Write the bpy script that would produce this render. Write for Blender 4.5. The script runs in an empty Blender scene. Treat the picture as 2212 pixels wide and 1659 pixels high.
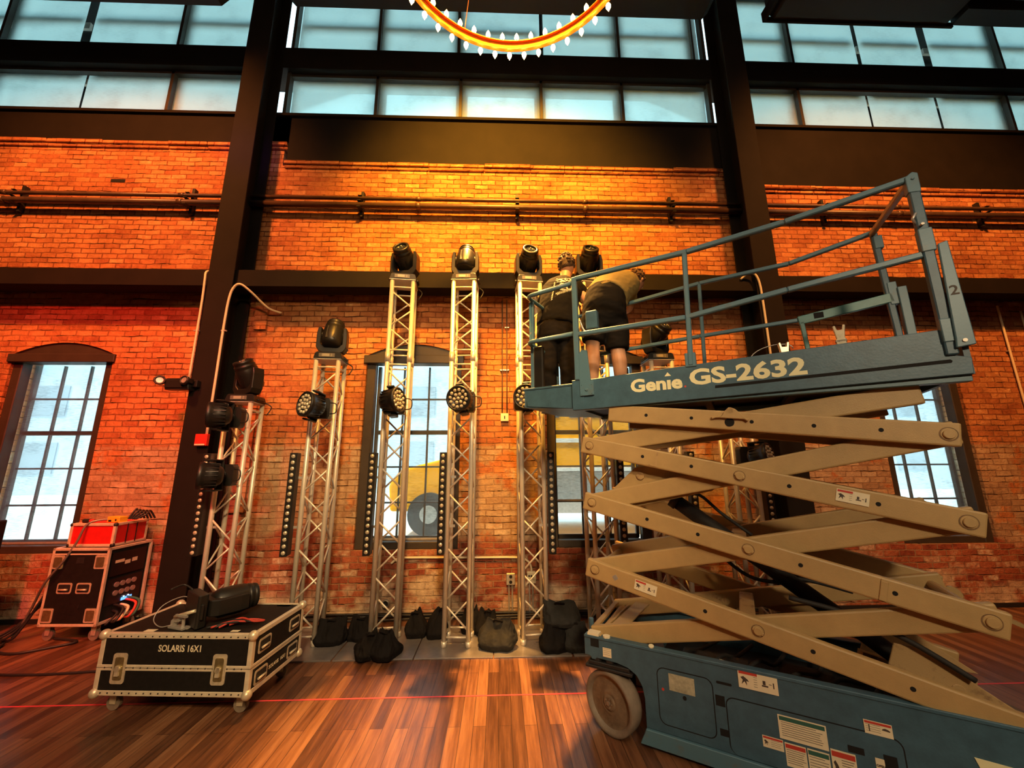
import bpy, bmesh, math, random
from mathutils import Vector, Matrix, Euler
random.seed(7)
C = bpy.context.scene.collection
SC = bpy.context.scene
PI = math.pi
R = math.radians

# ------------------------------------------------------------------ camera
F_PX, YAW, PITCH, ROLL, EYE = 840.0, R(1.8726), R(11.6916), R(-0.26654), 1.76
def cam_axes():
    cy, sy = math.cos(YAW), math.sin(YAW)
    f = Vector((sy, cy, 0)); r = Vector((cy, -sy, 0)); u = Vector((0, 0, 1))
    cp, sp = math.cos(PITCH), math.sin(PITCH)
    f2 = f * cp + u * sp; u2 = u * cp - f * sp
    cr, sr = math.cos(ROLL), math.sin(ROLL)
    return r * cr + u2 * sr, u2 * cr - r * sr, f2
_r, _u, _f = cam_axes()
cam = bpy.data.cameras.new('camera'); camo = bpy.data.objects.new('camera', cam); C.objects.link(camo)
camo.matrix_world = Matrix(((_r.x, _u.x, -_f.x, 0), (_r.y, _u.y, -_f.y, 0), (_r.z, _u.z, -_f.z, EYE), (0, 0, 0, 1)))
cam.sensor_width = 36; cam.lens = F_PX / 2212 * 36; cam.clip_end = 200
SC.camera = camo

# ------------------------------------------------------------------ exposure, world, lights
SC.view_settings.view_transform = 'Standard'; SC.view_settings.look = 'None'
SC.view_settings.gamma = 1; SC.view_settings.use_curve_mapping = False
SC.view_settings.exposure = 0.0
w = bpy.data.worlds.new('World'); SC.world = w; w.use_nodes = True
bg = w.node_tree.nodes['Background']; bg.inputs[0].default_value = (0.58, 0.90, 1.0, 1); bg.inputs[1].default_value = 3.0

def aim(o, tgt):
    d = Vector(tgt) - o.location
    o.rotation_euler = d.to_track_quat('-Z', 'Y').to_euler()
def spot(name, loc, tgt, col, power, ang=60, blend=.6, rad=.12):
    l = bpy.data.lights.new(name, 'SPOT'); l.energy = power; l.color = col; l.spot_size = R(ang); l.spot_blend = blend; l.shadow_soft_size = rad
    o = bpy.data.objects.new(name, l); C.objects.link(o); o.location = loc; aim(o, tgt); return o
def area(name, loc, tgt, col, power, sx, sy):
    l = bpy.data.lights.new(name, 'AREA'); l.energy = power; l.color = col; l.shape = 'RECTANGLE'; l.size = sx; l.size_y = sy
    o = bpy.data.objects.new(name, l); C.objects.link(o); o.location = loc; aim(o, tgt); return o
sun = bpy.data.lights.new('sun', 'SUN'); sun.energy = 9.0; sun.color = (1, .86, .62); sun.angle = R(1.2)
suno = bpy.data.objects.new('sun', sun); C.objects.link(suno); suno.rotation_euler = Vector((.8, .36, -1.2)).to_track_quat('-Z', 'Y').to_euler()
# stage lights hung in the roof, on the camera side of the hall, plus added fill lamps
spot('stage_spot_middle', (-.3, .6, 8.9), (.1, 5.1, 5.1), (1, .40, .03), 11500, 60, 1.0, .25)
spot('stage_spot_left', (-4.5, .4, 8.8), (-5.6, 5.1, 4.7), (1, .29, .065), 4000, 70, .8, .25)
spot('stage_spot_right', (4.6, .4, 8.8), (6.0, 5.1, 4.6), (1, .33, .06), 3300, 70, .8, .25)
spot('stage_spot_red', (-2.8, -1.5, 6.5), (-5.6, 4.9, 1.3), (1, .06, .045), 3000, 50, .9, .2)
spot('added_spot_low_left', (-1.2, -.8, 4.6), (-2.5, 5.09, .95), (1, .62, .26), 650, 26, 1, .2)  # added spot, brightens the buff wall behind the left trusses
spot('added_spot_case', (-.6, -1.6, 4.2), (-2.5, 3.4, .3), (1, .66, .30), 420, 24, 1, .2)  # added spot, puts more warm light on the low case
spot('stage_spot_purple', (-2.2, 1.2, 4.0), (-3.53, 4.66, 6.0), (.45, .05, 1.0), 300, 12, 1, .2)
spot('stage_spot_truss', (.2, -2.0, 5.2), (-1.2, 4.4, 1.8), (1, .68, .34), 1300, 58, .9, .2)
spot('stage_spot_lift', (1.2, -3.2, 4.2), (2.3, 2.8, 1.2), (1, .76, .46), 620, 60, .9, .25)
spot('stage_spot_floor', (-.1, 4.55, 7.0), (.15, 2.7, 0), (1, .46, .10), 7000, 36, .8, .1)
area('soft_fill_area', (0, -1.5, 8.8), (0, 2.5, 0), (1, .78, .58), 130, 8, 5)  # unseen soft area lamp added as general fill

# ------------------------------------------------------------------ materials
def newmat(name):
    m = bpy.data.materials.new(name); m.use_nodes = True
    return m, m.node_tree.nodes, m.node_tree.links, m.node_tree.nodes['Principled BSDF']
def mat(name, col, rough=.5, metal=0.0, noise=0.0, nscale=8.0, bump=0.0, bscale=60.0, spec=None, dirt=None):
    m, N, L, b = newmat(name)
    b.inputs['Base Color'].default_value = (*col, 1); b.inputs['Roughness'].default_value = rough; b.inputs['Metallic'].default_value = metal
    if spec is not None: b.inputs['Specular IOR Level'].default_value = spec
    tc = N.new('ShaderNodeTexCoord')
    if noise > 0 or dirt:
        n = N.new('ShaderNodeTexNoise'); n.inputs['Scale'].default_value = nscale; n.inputs['Detail'].default_value = 6; n.inputs['Roughness'].default_value = .65
        L.new(tc.outputs['Object'], n.inputs['Vector'])
        r = N.new('ShaderNodeValToRGB'); r.color_ramp.elements[0].position = .3; r.color_ramp.elements[1].position = .72
        d = dirt or tuple(c * (1 - noise) for c in col)
        r.color_ramp.elements[0].color = (*d, 1)
        r.color_ramp.elements[1].color = (*[min(1, c * (1 + noise)) for c in col], 1)
        if dirt:
            r.color_ramp.elements[0].position = .28; r.color_ramp.elements[1].position = .45
        L.new(n.outputs['Fac'], r.inputs['Fac']); L.new(r.outputs['Color'], b.inputs['Base Color'])
    if bump > 0:
        n2 = N.new('ShaderNodeTexNoise'); n2.inputs['Scale'].default_value = bscale; n2.inputs['Detail'].default_value = 4
        L.new(tc.outputs['Object'], n2.inputs['Vector'])
        bp = N.new('ShaderNodeBump'); bp.inputs['Strength'].default_value = bump; bp.inputs['Distance'].default_value = .01
        L.new(n2.outputs['Fac'], bp.inputs['Height']); L.new(bp.outputs['Normal'], b.inputs['Normal'])
    return m
def emat(name, col, s):
    m, N, L, b = newmat(name)
    b.inputs['Base Color'].default_value = (*col, 1); b.inputs['Emission Color'].default_value = (*col, 1); b.inputs['Emission Strength'].default_value = s
    return m
def ramp(N, stops):
    r = N.new('ShaderNodeValToRGB'); e = r.color_ramp.elements
    while len(e) > 1: e.remove(e[-1])
    e[0].position = stops[0][0]; e[0].color = (*stops[0][1], 1)
    for p, c in stops[1:]:
        x = e.new(p); x.color = (*c, 1)
    return r
def brick_mat():
    m, N, L, b = newmat('old_brick'); b.inputs['Roughness'].default_value = .85; b.inputs['Specular IOR Level'].default_value = .2
    tc = N.new('ShaderNodeTexCoord'); sep = N.new('ShaderNodeSeparateXYZ'); L.new(tc.outputs['Object'], sep.inputs[0])
    nz = N.new('ShaderNodeTexNoise'); nz.inputs['Scale'].default_value = 3.5; nz.inputs['Detail'].default_value = 3; L.new(tc.outputs['Object'], nz.inputs['Vector'])
    sub = N.new('ShaderNodeVectorMath'); sub.operation = 'SUBTRACT'; sub.inputs[1].default_value = (.5, .5, .5); L.new(nz.outputs['Color'], sub.inputs[0])
    sc = N.new('ShaderNodeVectorMath'); sc.operation = 'SCALE'; sc.inputs['Scale'].default_value = .042; L.new(sub.outputs[0], sc.inputs[0])
    add = N.new('ShaderNodeVectorMath'); L.new(tc.outputs['Object'], add.inputs[0]); L.new(sc.outputs[0], add.inputs[1])
    s2 = N.new('ShaderNodeSeparateXYZ'); L.new(add.outputs[0], s2.inputs[0])
    xy = N.new('ShaderNodeMath'); xy.operation = 'ADD'; L.new(s2.outputs['X'], xy.inputs[0]); L.new(s2.outputs['Y'], xy.inputs[1])
    co = N.new('ShaderNodeCombineXYZ'); L.new(xy.outputs[0], co.inputs['X']); L.new(s2.outputs['Z'], co.inputs['Y'])
    br = N.new('ShaderNodeTexBrick'); br.inputs['Scale'].default_value = 1; br.inputs['Brick Width'].default_value = .205; br.inputs['Row Height'].default_value = .075
    br.inputs['Mortar Size'].default_value = .0075; br.inputs['Mortar Smooth'].default_value = .4; br.inputs['Bias'].default_value = 0
    br.inputs['Color1'].default_value = (0, 0, 0, 1); br.inputs['Color2'].default_value = (1, 1, 1, 1); br.inputs['Mortar'].default_value = (.5, .5, .5, 1)
    L.new(co.outputs[0], br.inputs['Vector'])
    def noise(scale, detail=5, rough=.6, vec=None):
        n = N.new('ShaderNodeTexNoise'); n.inputs['Scale'].default_value = scale; n.inputs['Detail'].default_value = detail; n.inputs['Roughness'].default_value = rough
        L.new(vec or tc.outputs['Object'], n.inputs['Vector']); return n
    def math_(op, a, bb):
        n = N.new('ShaderNodeMath'); n.operation = op
        for i, v in enumerate((a, bb)):
            if isinstance(v, (int, float)): n.inputs[i].default_value = v
            else: L.new(v, n.inputs[i])
        return n.outputs[0]
    def mix(fac, a, bb, mode='MIX'):
        n = N.new('ShaderNodeMix'); n.data_type = 'RGBA'; n.blend_type = mode
        if isinstance(fac, float): n.inputs[0].default_value = fac
        else: L.new(fac, n.inputs[0])
        for i, v in ((6, a), (7, bb)):
            if isinstance(v, tuple): n.inputs[i].default_value = (*v, 1)
            else: L.new(v, n.inputs[i])
        return n.outputs[2]
    # per brick value
    wob = noise(10, 6, .72)
    val = math_('ADD', math_('MULTIPLY', br.outputs['Color'], .38), math_('MULTIPLY', wob.outputs['Fac'], .66))
    hi = ramp(N, [(.16, (.13, .035, .018)), (.28, (.36, .115, .045)), (.52, (.50, .20, .075)), (.72, (.58, .27, .11)), (.84, (.74, .45, .22))]); L.new(val, hi.inputs['Fac'])
    buff = ramp(N, [(.18, (.22, .09, .05)), (.32, (.38, .24, .14)), (.6, (.47, .33, .205)), (.85, (.62, .49, .34))]); L.new(val, buff.inputs['Fac'])
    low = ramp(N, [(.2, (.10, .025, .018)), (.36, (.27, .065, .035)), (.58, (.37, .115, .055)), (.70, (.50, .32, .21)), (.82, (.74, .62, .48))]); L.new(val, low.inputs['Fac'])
    big = noise(.9, 3); med = noise(2.6, 5)
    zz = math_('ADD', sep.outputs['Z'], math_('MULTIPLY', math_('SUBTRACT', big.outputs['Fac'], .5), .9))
    def step(v, lo, hi_):
        n = N.new('ShaderNodeMapRange'); n.inputs[1].default_value = lo; n.inputs[2].default_value = hi_; n.clamp = True; L.new(v, n.inputs[0]); return n.outputs[0]
    patch = step(med.outputs['Fac'], .40, .46)
    f_buff = math_('MULTIPLY', math_('SUBTRACT', 1.0, step(sep.outputs['Z'], 1.98, 2.02)), patch)
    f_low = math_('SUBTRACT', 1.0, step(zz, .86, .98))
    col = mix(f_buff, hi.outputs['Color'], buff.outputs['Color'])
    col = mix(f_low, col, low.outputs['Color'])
    # plaster left near the floor
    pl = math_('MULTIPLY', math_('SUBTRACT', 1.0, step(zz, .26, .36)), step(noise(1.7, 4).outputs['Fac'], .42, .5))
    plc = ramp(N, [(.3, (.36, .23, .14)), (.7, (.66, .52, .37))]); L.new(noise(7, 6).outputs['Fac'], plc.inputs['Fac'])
    # mortar
    mc = mix(step(sep.outputs['Z'], 1.7, 2.4), (.36, .22, .13), (.25, .085, .035))
    mc = mix(step(sep.outputs['Z'], 5.5, 5.7), mc, (.24, .075, .03))
    mf = math_('MULTIPLY', br.outputs['Fac'], step(noise(1.3, 4).outputs['Fac'], .30, .55))
    col = mix(mf, col, mc)
    # open, unfilled joints: thin black breaks along the beds
    row = math_('FRACT', math_('DIVIDE', s2.outputs['Z'], .075), 0)
    crk = math_('MULTIPLY', math_('LESS_THAN', row, .15), step(noise(1.0, 4, .7, None).outputs['Fac'], .0, 1.0))
    st = N.new('ShaderNodeMapping'); st.inputs['Scale'].default_value = (2.2, 1, 13); L.new(tc.outputs['Object'], st.inputs['Vector'])
    cn = noise(1.0, 4, .75, st.outputs[0])
    crack = math_('MULTIPLY', math_('LESS_THAN', row, .13), step(cn.outputs['Fac'], .545, .58))
    col = mix(crack, col, (.035, .014, .008))
    col = mix(pl, col, plc.outputs['Color'])
    gr = ramp(N, [(.30, (.55, .48, .45)), (.62, (1.12, 1.10, 1.08))]); L.new(noise(1.6, 8, .78).outputs['Fac'], gr.inputs['Fac'])
    col = mix(1.0, col, gr.outputs['Color'], 'MULTIPLY')
    L.new(col, b.inputs['Base Color'])
    h = math_('SUBTRACT', math_('MULTIPLY', noise(22, 6).outputs['Fac'], .55), math_('MULTIPLY', br.outputs['Fac'], .7))
    h = math_('SUBTRACT', h, math_('MULTIPLY', crack, 1.4))
    bp = N.new('ShaderNodeBump'); bp.inputs['Strength'].default_value = 1.0; bp.inputs['Distance'].default_value = .03
    L.new(h, bp.inputs['Height']); L.new(bp.outputs['Normal'], b.inputs['Normal'])
    return m
def floor_mat():
    m, N, L, b = newmat('plank_floor')
    tc = N.new('ShaderNodeTexCoord'); sep = N.new('ShaderNodeSeparateXYZ'); L.new(tc.outputs['Object'], sep.inputs[0])
    co = N.new('ShaderNodeCombineXYZ'); L.new(sep.outputs['Y'], co.inputs['X']); L.new(sep.outputs['X'], co.inputs['Y'])
    br = N.new('ShaderNodeTexBrick'); br.offset = .37; br.inputs['Scale'].default_value = 1; br.inputs['Brick Width'].default_value = 1.9; br.inputs['Row Height'].default_value = .088
    br.inputs['Mortar Size'].default_value = .0016; br.inputs['Mortar Smooth'].default_value = .2
    br.inputs['Color1'].default_value = (0, 0, 0, 1); br.inputs['Color2'].default_value = (1, 1, 1, 1); br.inputs['Mortar'].default_value = (.3, .3, .3, 1)
    L.new(co.outputs[0], br.inputs['Vector'])
    st = N.new('ShaderNodeMapping'); st.inputs['Scale'].default_value = (26, 1.4, 1); L.new(tc.outputs['Object'], st.inputs['Vector'])
    g = N.new('ShaderNodeTexNoise'); g.inputs['Scale'].default_value = 1; g.inputs['Detail'].default_value = 8; g.inputs['Roughness'].default_value = .7; L.new(st.outputs[0], g.inputs['Vector'])
    mm = N.new('ShaderNodeMath'); mm.operation = 'MULTIPLY'; mm.inputs[1].default_value = .26; L.new(br.outputs['Color'], mm.inputs[0])
    ad = N.new('ShaderNodeMath'); ad.operation = 'MULTIPLY_ADD'; ad.inputs[1].default_value = .85; L.new(g.outputs['Fac'], ad.inputs[0]); L.new(mm.outputs[0], ad.inputs[2])
    r = ramp(N, [(.28, (.030, .011, .007)), (.47, (.105, .042, .021)), (.62, (.20, .085, .040)), (.82, (.34, .17, .085))]); L.new(ad.outputs[0], r.inputs['Fac'])
    mx = N.new('ShaderNodeMix'); mx.data_type = 'RGBA'; L.new(br.outputs['Fac'], mx.inputs[0]); L.new(r.outputs['Color'], mx.inputs[6]); mx.inputs[7].default_value = (.012, .005, .003, 1)
    L.new(mx.outputs[2], b.inputs['Base Color'])
    rr = N.new('ShaderNodeMapRange'); rr.inputs[3].default_value = .22; rr.inputs[4].default_value = .48; L.new(g.outputs['Fac'], rr.inputs[0]); L.new(rr.outputs[0], b.inputs['Roughness'])
    bp = N.new('ShaderNodeBump'); bp.inputs['Strength'].default_value = .35; bp.inputs['Distance'].default_value = .004
    L.new(ad.outputs[0], bp.inputs['Height']); L.new(bp.outputs['Normal'], b.inputs['Normal'])
    return m
def shade_mat(name, tr, col):
    # woven roller-shade cloth: partly open weave, partly translucent
    m = bpy.data.materials.new(name); m.use_nodes = True; N = m.node_tree.nodes; L = m.node_tree.links; N.clear()
    out = N.new('ShaderNodeOutputMaterial'); tc = N.new('ShaderNodeTexCoord')
    mp = N.new('ShaderNodeMapping'); mp.inputs['Scale'].default_value = (14, 1, 140); L.new(tc.outputs['Object'], mp.inputs['Vector'])
    n = N.new('ShaderNodeTexNoise'); n.inputs['Scale'].default_value = 1; n.inputs['Detail'].default_value = 5; L.new(mp.outputs[0], n.inputs['Vector'])
    n2 = N.new('ShaderNodeTexNoise'); n2.inputs['Scale'].default_value = 3.0; n2.inputs['Detail'].default_value = 3; L.new(tc.outputs['Object'], n2.inputs['Vector'])
    ad = N.new('ShaderNodeMath'); ad.operation = 'ADD'; L.new(n.outputs['Fac'], ad.inputs[0]); L.new(n2.outputs['Fac'], ad.inputs[1])
    r = ramp(N, [(.75, tuple(c * .86 for c in col)), (1.2, col)]); L.new(ad.outputs[0], r.inputs['Fac'])
    t = N.new('ShaderNodeBsdfTransparent'); L.new(r.outputs['Color'], t.inputs[0])
    tl = N.new('ShaderNodeBsdfTranslucent'); L.new(r.outputs['Color'], tl.inputs[0])
    d = N.new('ShaderNodeBsdfDiffuse'); d.inputs[0].default_value = (.55, .58, .55, 1)
    a = N.new('ShaderNodeMixShader'); a.inputs[0].default_value = .35; L.new(tl.outputs[0], a.inputs[1]); L.new(d.outputs[0], a.inputs[2])
    b = N.new('ShaderNodeMixShader'); b.inputs[0].default_value = tr; L.new(a.outputs[0], b.inputs[1]); L.new(t.outputs[0], b.inputs[2])
    L.new(b.outputs[0], out.inputs[0]); return m
def glass_mat():
    m = bpy.data.materials.new('window_glass'); m.use_nodes = True; N = m.node_tree.nodes; L = m.node_tree.links; N.clear()
    out = N.new('ShaderNodeOutputMaterial'); t = N.new('ShaderNodeBsdfTransparent'); t.inputs[0].default_value = (.93, .97, .97, 1)
    g = N.new('ShaderNodeBsdfGlossy'); g.inputs['Roughness'].default_value = .03; fr = N.new('ShaderNodeFresnel'); fr.inputs[0].default_value = 1.3
    x = N.new('ShaderNodeMixShader'); L.new(fr.outputs[0], x.inputs[0]); L.new(t.outputs[0], x.inputs[1]); L.new(g.outputs[0], x.inputs[2]); L.new(x.outputs[0], out.inputs[0]); return m
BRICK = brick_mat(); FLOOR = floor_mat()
SHADE_HI = shade_mat('roller_shade_cloth', .45, (.84, .96, .96)); SHADE_LO = shade_mat('roller_shade_cloth_low', .93, (.82, .86, .88)); GLASS = glass_mat()
STEEL = mat('brown_black_steel_paint', (.011, .008, .0065), .75, 0, .2, 3, .05, spec=.15)
WOODF = mat('dark_window_paint', (.040, .030, .022), .5, 0, .2, 5, .1)
FRAMEL = mat('aluminium_window_frame', (.30, .30, .26), .5, 0, .1)
DARK = mat('dark_ceiling_paint', (.009, .008, .008), .6)
WALLP = mat('hall_wall_paint', (.16, .11, .08), .8)
PIPE = mat('brown_pipe_paint', (.10, .055, .035), .38, .2, .3, 6)
ALU = mat('truss_aluminium', (.80, .74, .62), .42, .45, .06, 20)
ALUW = mat('brushed_plate', (.62, .62, .60), .5, .5, .1, 12)
BLK = mat('black_plastic', (.010, .0095, .0095), .42, 0, .15, 20)
BLKM = mat('black_metal_housing', (.015, .0135, .012), .38, .1)
RUB = mat('black_rubber', (.02, .018, .017), .7)
LENS = mat('lens_glass', (.02, .025, .035), .05, 0, spec=1.0)
LEDM = mat('led_lens_plastic', (.62, .55, .40), .18, .3)
LEDB = mat('led_bezel', (.06, .055, .05), .3, .2)
PANELM = mat('control_panel', (.20, .18, .15), .3, .3)
SCREEN = mat('panel_screen', (.55, .50, .38), .25, .3)
LAM = mat('black_case_laminate', (.011, .009, .008), .6, 0, .3, 30, .15, 200, spec=.25)
EDGE = mat('case_aluminium_edge', (.80, .70, .52), .42, .3, .15, 15)
HARD = mat('case_hardware', (.74, .64, .46), .38, .45, .2, 30)
REDL = mat('red_case_laminate', (.62, .012, .010), .5, 0, .1, 20)
CREAM = mat('cream_label', (.82, .72, .50), .6, 0, .05, 20)
CREAMT = mat('cream_lettering', (.86, .80, .48), .5)
REDP = mat('label_red', (.55, .05, .03), .6)
GRNP = mat('label_green', (.03, .12, .09), .6)
INK = mat('label_ink', (.07, .05, .04), .7)
BLUE = mat('worn_blue_lift_paint', (.050, .115, .165), .45, .0, .22, 9, .08, 80)
BLUED = mat('blue_lift_paint_scuffed', (.070, .145, .190), .42, .0, .3, 14, .06, 60, dirt=(.12, .16, .17))
TEAL = mat('teal_touch_up_paint', (.06, .20, .20), .4, 0, .2, 9)
TAN = mat('tan_arm_paint', (.47, .305, .125), .48, 0, .10, 7, .12, 180)
TANW = mat('tan_arm_paint_worn', (.42, .27, .12), .5, 0, .15, 12, .12, 160, dirt=(.22, .12, .06))
TAND = mat('dark_tan_paint', (.20, .11, .045), .6, 0, .3, 30)  # darker tan for the rings round the pin bosses
HOLE = mat('dark_hole', (.006, .005, .005), .9)
GREASE = mat('dark_machinery', (.022, .020, .020), .55, .2, .4, 15, .2, 40)
TYRE = mat('grey_tyre', (.22, .17, .125), .7, 0, .25, 12, .1, 60)
HUBM = mat('dusty_wheel_hub', (.20, .14, .09), .6, .1, .3, 18, .3, 60)
BRONZE = mat('worn_steel', (.34, .30, .25), .4, .6, .2, 20)
PLATEM = mat('grey_base_plate', (.30, .28, .28), .30, .55, .3, 3, .1, 50)
BAGM = mat('black_canvas', (.009, .0078, .0078), .8, 0, .3, 10, .35, 35, spec=.12)
BAGLIT = mat('lit_black_canvas', (.026, .026, .025), .7, 0, .3, 8, .35, 35, spec=.12)  # black canvas again, the grey of its lit side put into the colour
CABLE = mat('black_cable', (.018, .016, .016), .5)
CREAMC = mat('cream_conduit_paint', (.78, .68, .45), .45)
WHITEP = mat('off_white_box', (.72, .64, .46), .5)
GALV = mat('galvanised_steel', (.55, .52, .48), .4, .6, .15, 20)
REDA = mat('red_alarm', (.65, .03, .02), .35)
REDT = mat('red_laser_line', (.85, .07, .09), .5)  # colour of the strip that stands in for the laser line
YEL = mat('yellow_plastic', (.80, .45, .03), .4)
SKIN = mat('skin', (.56, .29, .17), .5, 0, .08, 12)
HAIR = mat('brown_hair', (.060, .034, .018), .75, 0, .35, 30, .5, 90)
HAIR2 = mat('light_brown_hair', (.10, .050, .024), .75, 0, .35, 30, .5, 90)
TEEB = mat('black_tshirt_cloth', (.0075, .0065, .006), .85, 0, .2, 8, .3, 20, spec=.12)
TEEK = mat('khaki_tshirt_cloth', (.27, .20, .075), .85, 0, .1, 8, .3, 20, spec=.12)
TROU = mat('dark_trouser_cloth', (.011, .0085, .0075), .85, 0, .2, 8, .3, 18, spec=.12)
SHORTM = mat('black_shorts_cloth', (.009, .0075, .007), .85, 0, .2, 8, .3, 18, spec=.12)
PRINT = mat('white_shirt_print', (.66, .62, .48), .8)
GOLD = mat('gold_ring_paint', (.62, .20, .02), .4, .2)
BULB = emat('glowing_bulb', (1, .60, .20), 34)
LEDW = emat('small_indicator_led', (.75, .85, 1), 6)
BLUEL = emat('blue_indicator_led', (.1, .35, 1), 2)
BUSY = mat('yellow_bus_paint', (1.0, .42, .0), .6, spec=.05)
BUSB = mat('bus_black_trim', (.03, .03, .03), .5)
BUSG = mat('bus_window_glass', (.10, .12, .14), .1)
STREET = mat('street_asphalt', (.70, .71, .72), .8, 0, .1, 3)
PAVE = mat('pale_pavement', (.88, .86, .82), .8, 0, .08, 3)
FACADE = mat('pale_blue_facade', (.62, .68, .74), .8, 0, .08, 1)
FACW = mat('pale_building_glass', (.42, .48, .54), .4)
LEAF = mat('tree_leaves', (.13, .26, .05), .8, 0, .4, 4)

# ------------------------------------------------------------------ mesh builders
class MB:
    def __init__(s): s.bm = bmesh.new()
    def box(s, x0, x1, y0, y1, z0, z1, M=None):
        vs = [s.bm.verts.new((x, y, z)) for x in (x0, x1) for y in (y0, y1) for z in (z0, z1)]
        for f in ((0, 1, 3, 2), (4, 6, 7, 5), (0, 4, 5, 1), (2, 3, 7, 6), (0, 2, 6, 4), (1, 5, 7, 3)): s.bm.faces.new([vs[i] for i in f])
        if M is not None:
            for v in vs: v.co = M @ v.co
        return s
    def prism(s, pts, y0, y1, M=None):       # outline in x,z extruded along y
        a = [s.bm.verts.new((x, y0, z)) for x, z in pts]; b = [s.bm.verts.new((x, y1, z)) for x, z in pts]
        s.bm.faces.new(a); s.bm.faces.new(b[::-1]); n = len(pts)
        for i in range(n): s.bm.faces.new((a[i], b[i], b[(i + 1) % n], a[(i + 1) % n]))
        if M is not None:
            for v in a + b: v.co = M @ v.co
        return s
    def tube(s, pts, r, n=8, cap=True):
        pts = [Vector(p) for p in pts]; rings = []
        up = None
        for i, p in enumerate(pts):
            if i == 0: t = (pts[1] - p).normalized()
            elif i == len(pts) - 1: t = (p - pts[i - 1]).normalized()
            else: t = ((pts[i + 1] - p).normalized() + (p - pts[i - 1]).normalized()).normalized()
            if up is None:
                up = Vector((0, 0, 1)) if abs(t.z) < .9 else Vector((1, 0, 0))
            a = t.cross(up).normalized(); b = a.cross(t).normalized(); up = b
            rr = r[i] if isinstance(r, (list, tuple)) else r
            rings.append([s.bm.verts.new(p + (a * math.cos(k * 2 * PI / n) + b * math.sin(k * 2 * PI / n)) * rr) for k in range(n)])
        for q, w_ in zip(rings, rings[1:]):
            for k in range(n):
                f = s.bm.faces.new((q[k], q[(k + 1) % n], w_[(k + 1) % n], w_[k])); f.smooth = True
        if cap:
            s.bm.faces.new(rings[0][::-1]); s.bm.faces.new(rings[-1])
        return s
    def bar(s, p0, p1, wd, ht, up=(0, 0, 1)):  # rectangular bar between two points
        p0, p1 = Vector(p0), Vector(p1); t = (p1 - p0).normalized(); u = Vector(up)
        if abs(t.dot(u)) > .995: u = Vector((1, 0, 0))
        a = t.cross(u).normalized(); b = a.cross(t).normalized(); vs = []
        for p in (p0, p1):
            for x, z in ((-1, -1), (1, -1), (1, 1), (-1, 1)): vs.append(s.bm.verts.new(p + a * x * wd / 2 + b * z * ht / 2))
        for f in ((3, 2, 1, 0), (4, 5, 6, 7), (0, 1, 5, 4), (1, 2, 6, 5), (2, 3, 7, 6), (3, 0, 4, 7)): s.bm.faces.new([vs[i] for i in f])
        return s
    def lathe(s, prof, M=None, n=20, smooth=True):   # profile of (z, r) spun about local z
        M = M or Matrix(); rings = []
        for z, r in prof:
            if r < 1e-6: rings.append([s.bm.verts.new(M @ Vector((0, 0, z)))])
            else: rings.append([s.bm.verts.new(M @ Vector((r * math.cos(k * 2 * PI / n), r * math.sin(k * 2 * PI / n), z))) for k in range(n)])
        for a, b in zip(rings, rings[1:]):
            if len(a) == 1 and len(b) == 1: continue
            for k in range(n):
                if len(a) == 1: f = s.bm.faces.new((a[0], b[(k + 1) % n], b[k]))
                elif len(b) == 1: f = s.bm.faces.new((a[k], a[(k + 1) % n], b[0]))
                else: f = s.bm.faces.new((a[k], a[(k + 1) % n], b[(k + 1) % n], b[k]))
                f.smooth = smooth
        return s
    def cyl(s, c, axis, r, h, n=16):
        q = Vector(axis).to_track_quat('Z', 'Y').to_matrix().to_4x4(); M = Matrix.Translation(Vector(c)) @ q
        return s.lathe([(0, 0), (0, r), (h, r), (h, 0)], M, n, False)
    def ball(s, c, r, sx=1, sy=1, sz=1, n=12):
        M = Matrix.Translation(Vector(c)) @ Matrix.Diagonal((sx, sy, sz, 1))
        return s.lathe([(-math.cos(i * PI / 8) * r, math.sin(i * PI / 8) * r) for i in range(9)], M, n)
    def mesh(s, me, M=None):
        k = len(s.bm.verts); s.bm.from_mesh(me); s.bm.verts.ensure_lookup_table()
        if M is not None:
            for v in list(s.bm.verts)[k:]: v.co = M @ v.co
        return s
    def xf(s, M):
        for v in s.bm.verts: v.co = M @ v.co
        return s
    def build(s, name, m, parent=None, bevel=0, seg=1, smooth=False):
        bmesh.ops.recalc_face_normals(s.bm, faces=s.bm.faces)
        me = bpy.data.meshes.new(name); s.bm.to_mesh(me); s.bm.free()
        me.materials.append(m)
        o = bpy.data.objects.new(name, me); C.objects.link(o)
        if parent: o.parent = parent
        if smooth:
            for p in me.polygons: p.use_smooth = True
        if bevel:
            b = o.modifiers.new('bevel', 'BEVEL'); b.width = bevel; b.segments = seg; b.limit_method = 'ANGLE'; b.angle_limit = R(40)
        return o
def tag(o, label=None, cat=None, group=None, kind=None):
    if label: o['label'] = label
    if cat: o['category'] = cat
    if group: o['group'] = group
    if kind: o['kind'] = kind
    return o
def thing(name, label, cat, loc=(0, 0, 0), rz=0, group=None):
    o = bpy.data.objects.new(name, None); C.objects.link(o); o.location = loc; o.rotation_euler = (0, 0, rz); o.empty_display_size = .1
    return tag(o, label, cat, group)
def struct(o): o['kind'] = 'structure'; return o
def ctree(o, parent=None):
    c = o.copy(); C.objects.link(c)
    if parent: c.parent = parent
    for ch in list(o.children): ctree(ch, c)
    return c
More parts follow.
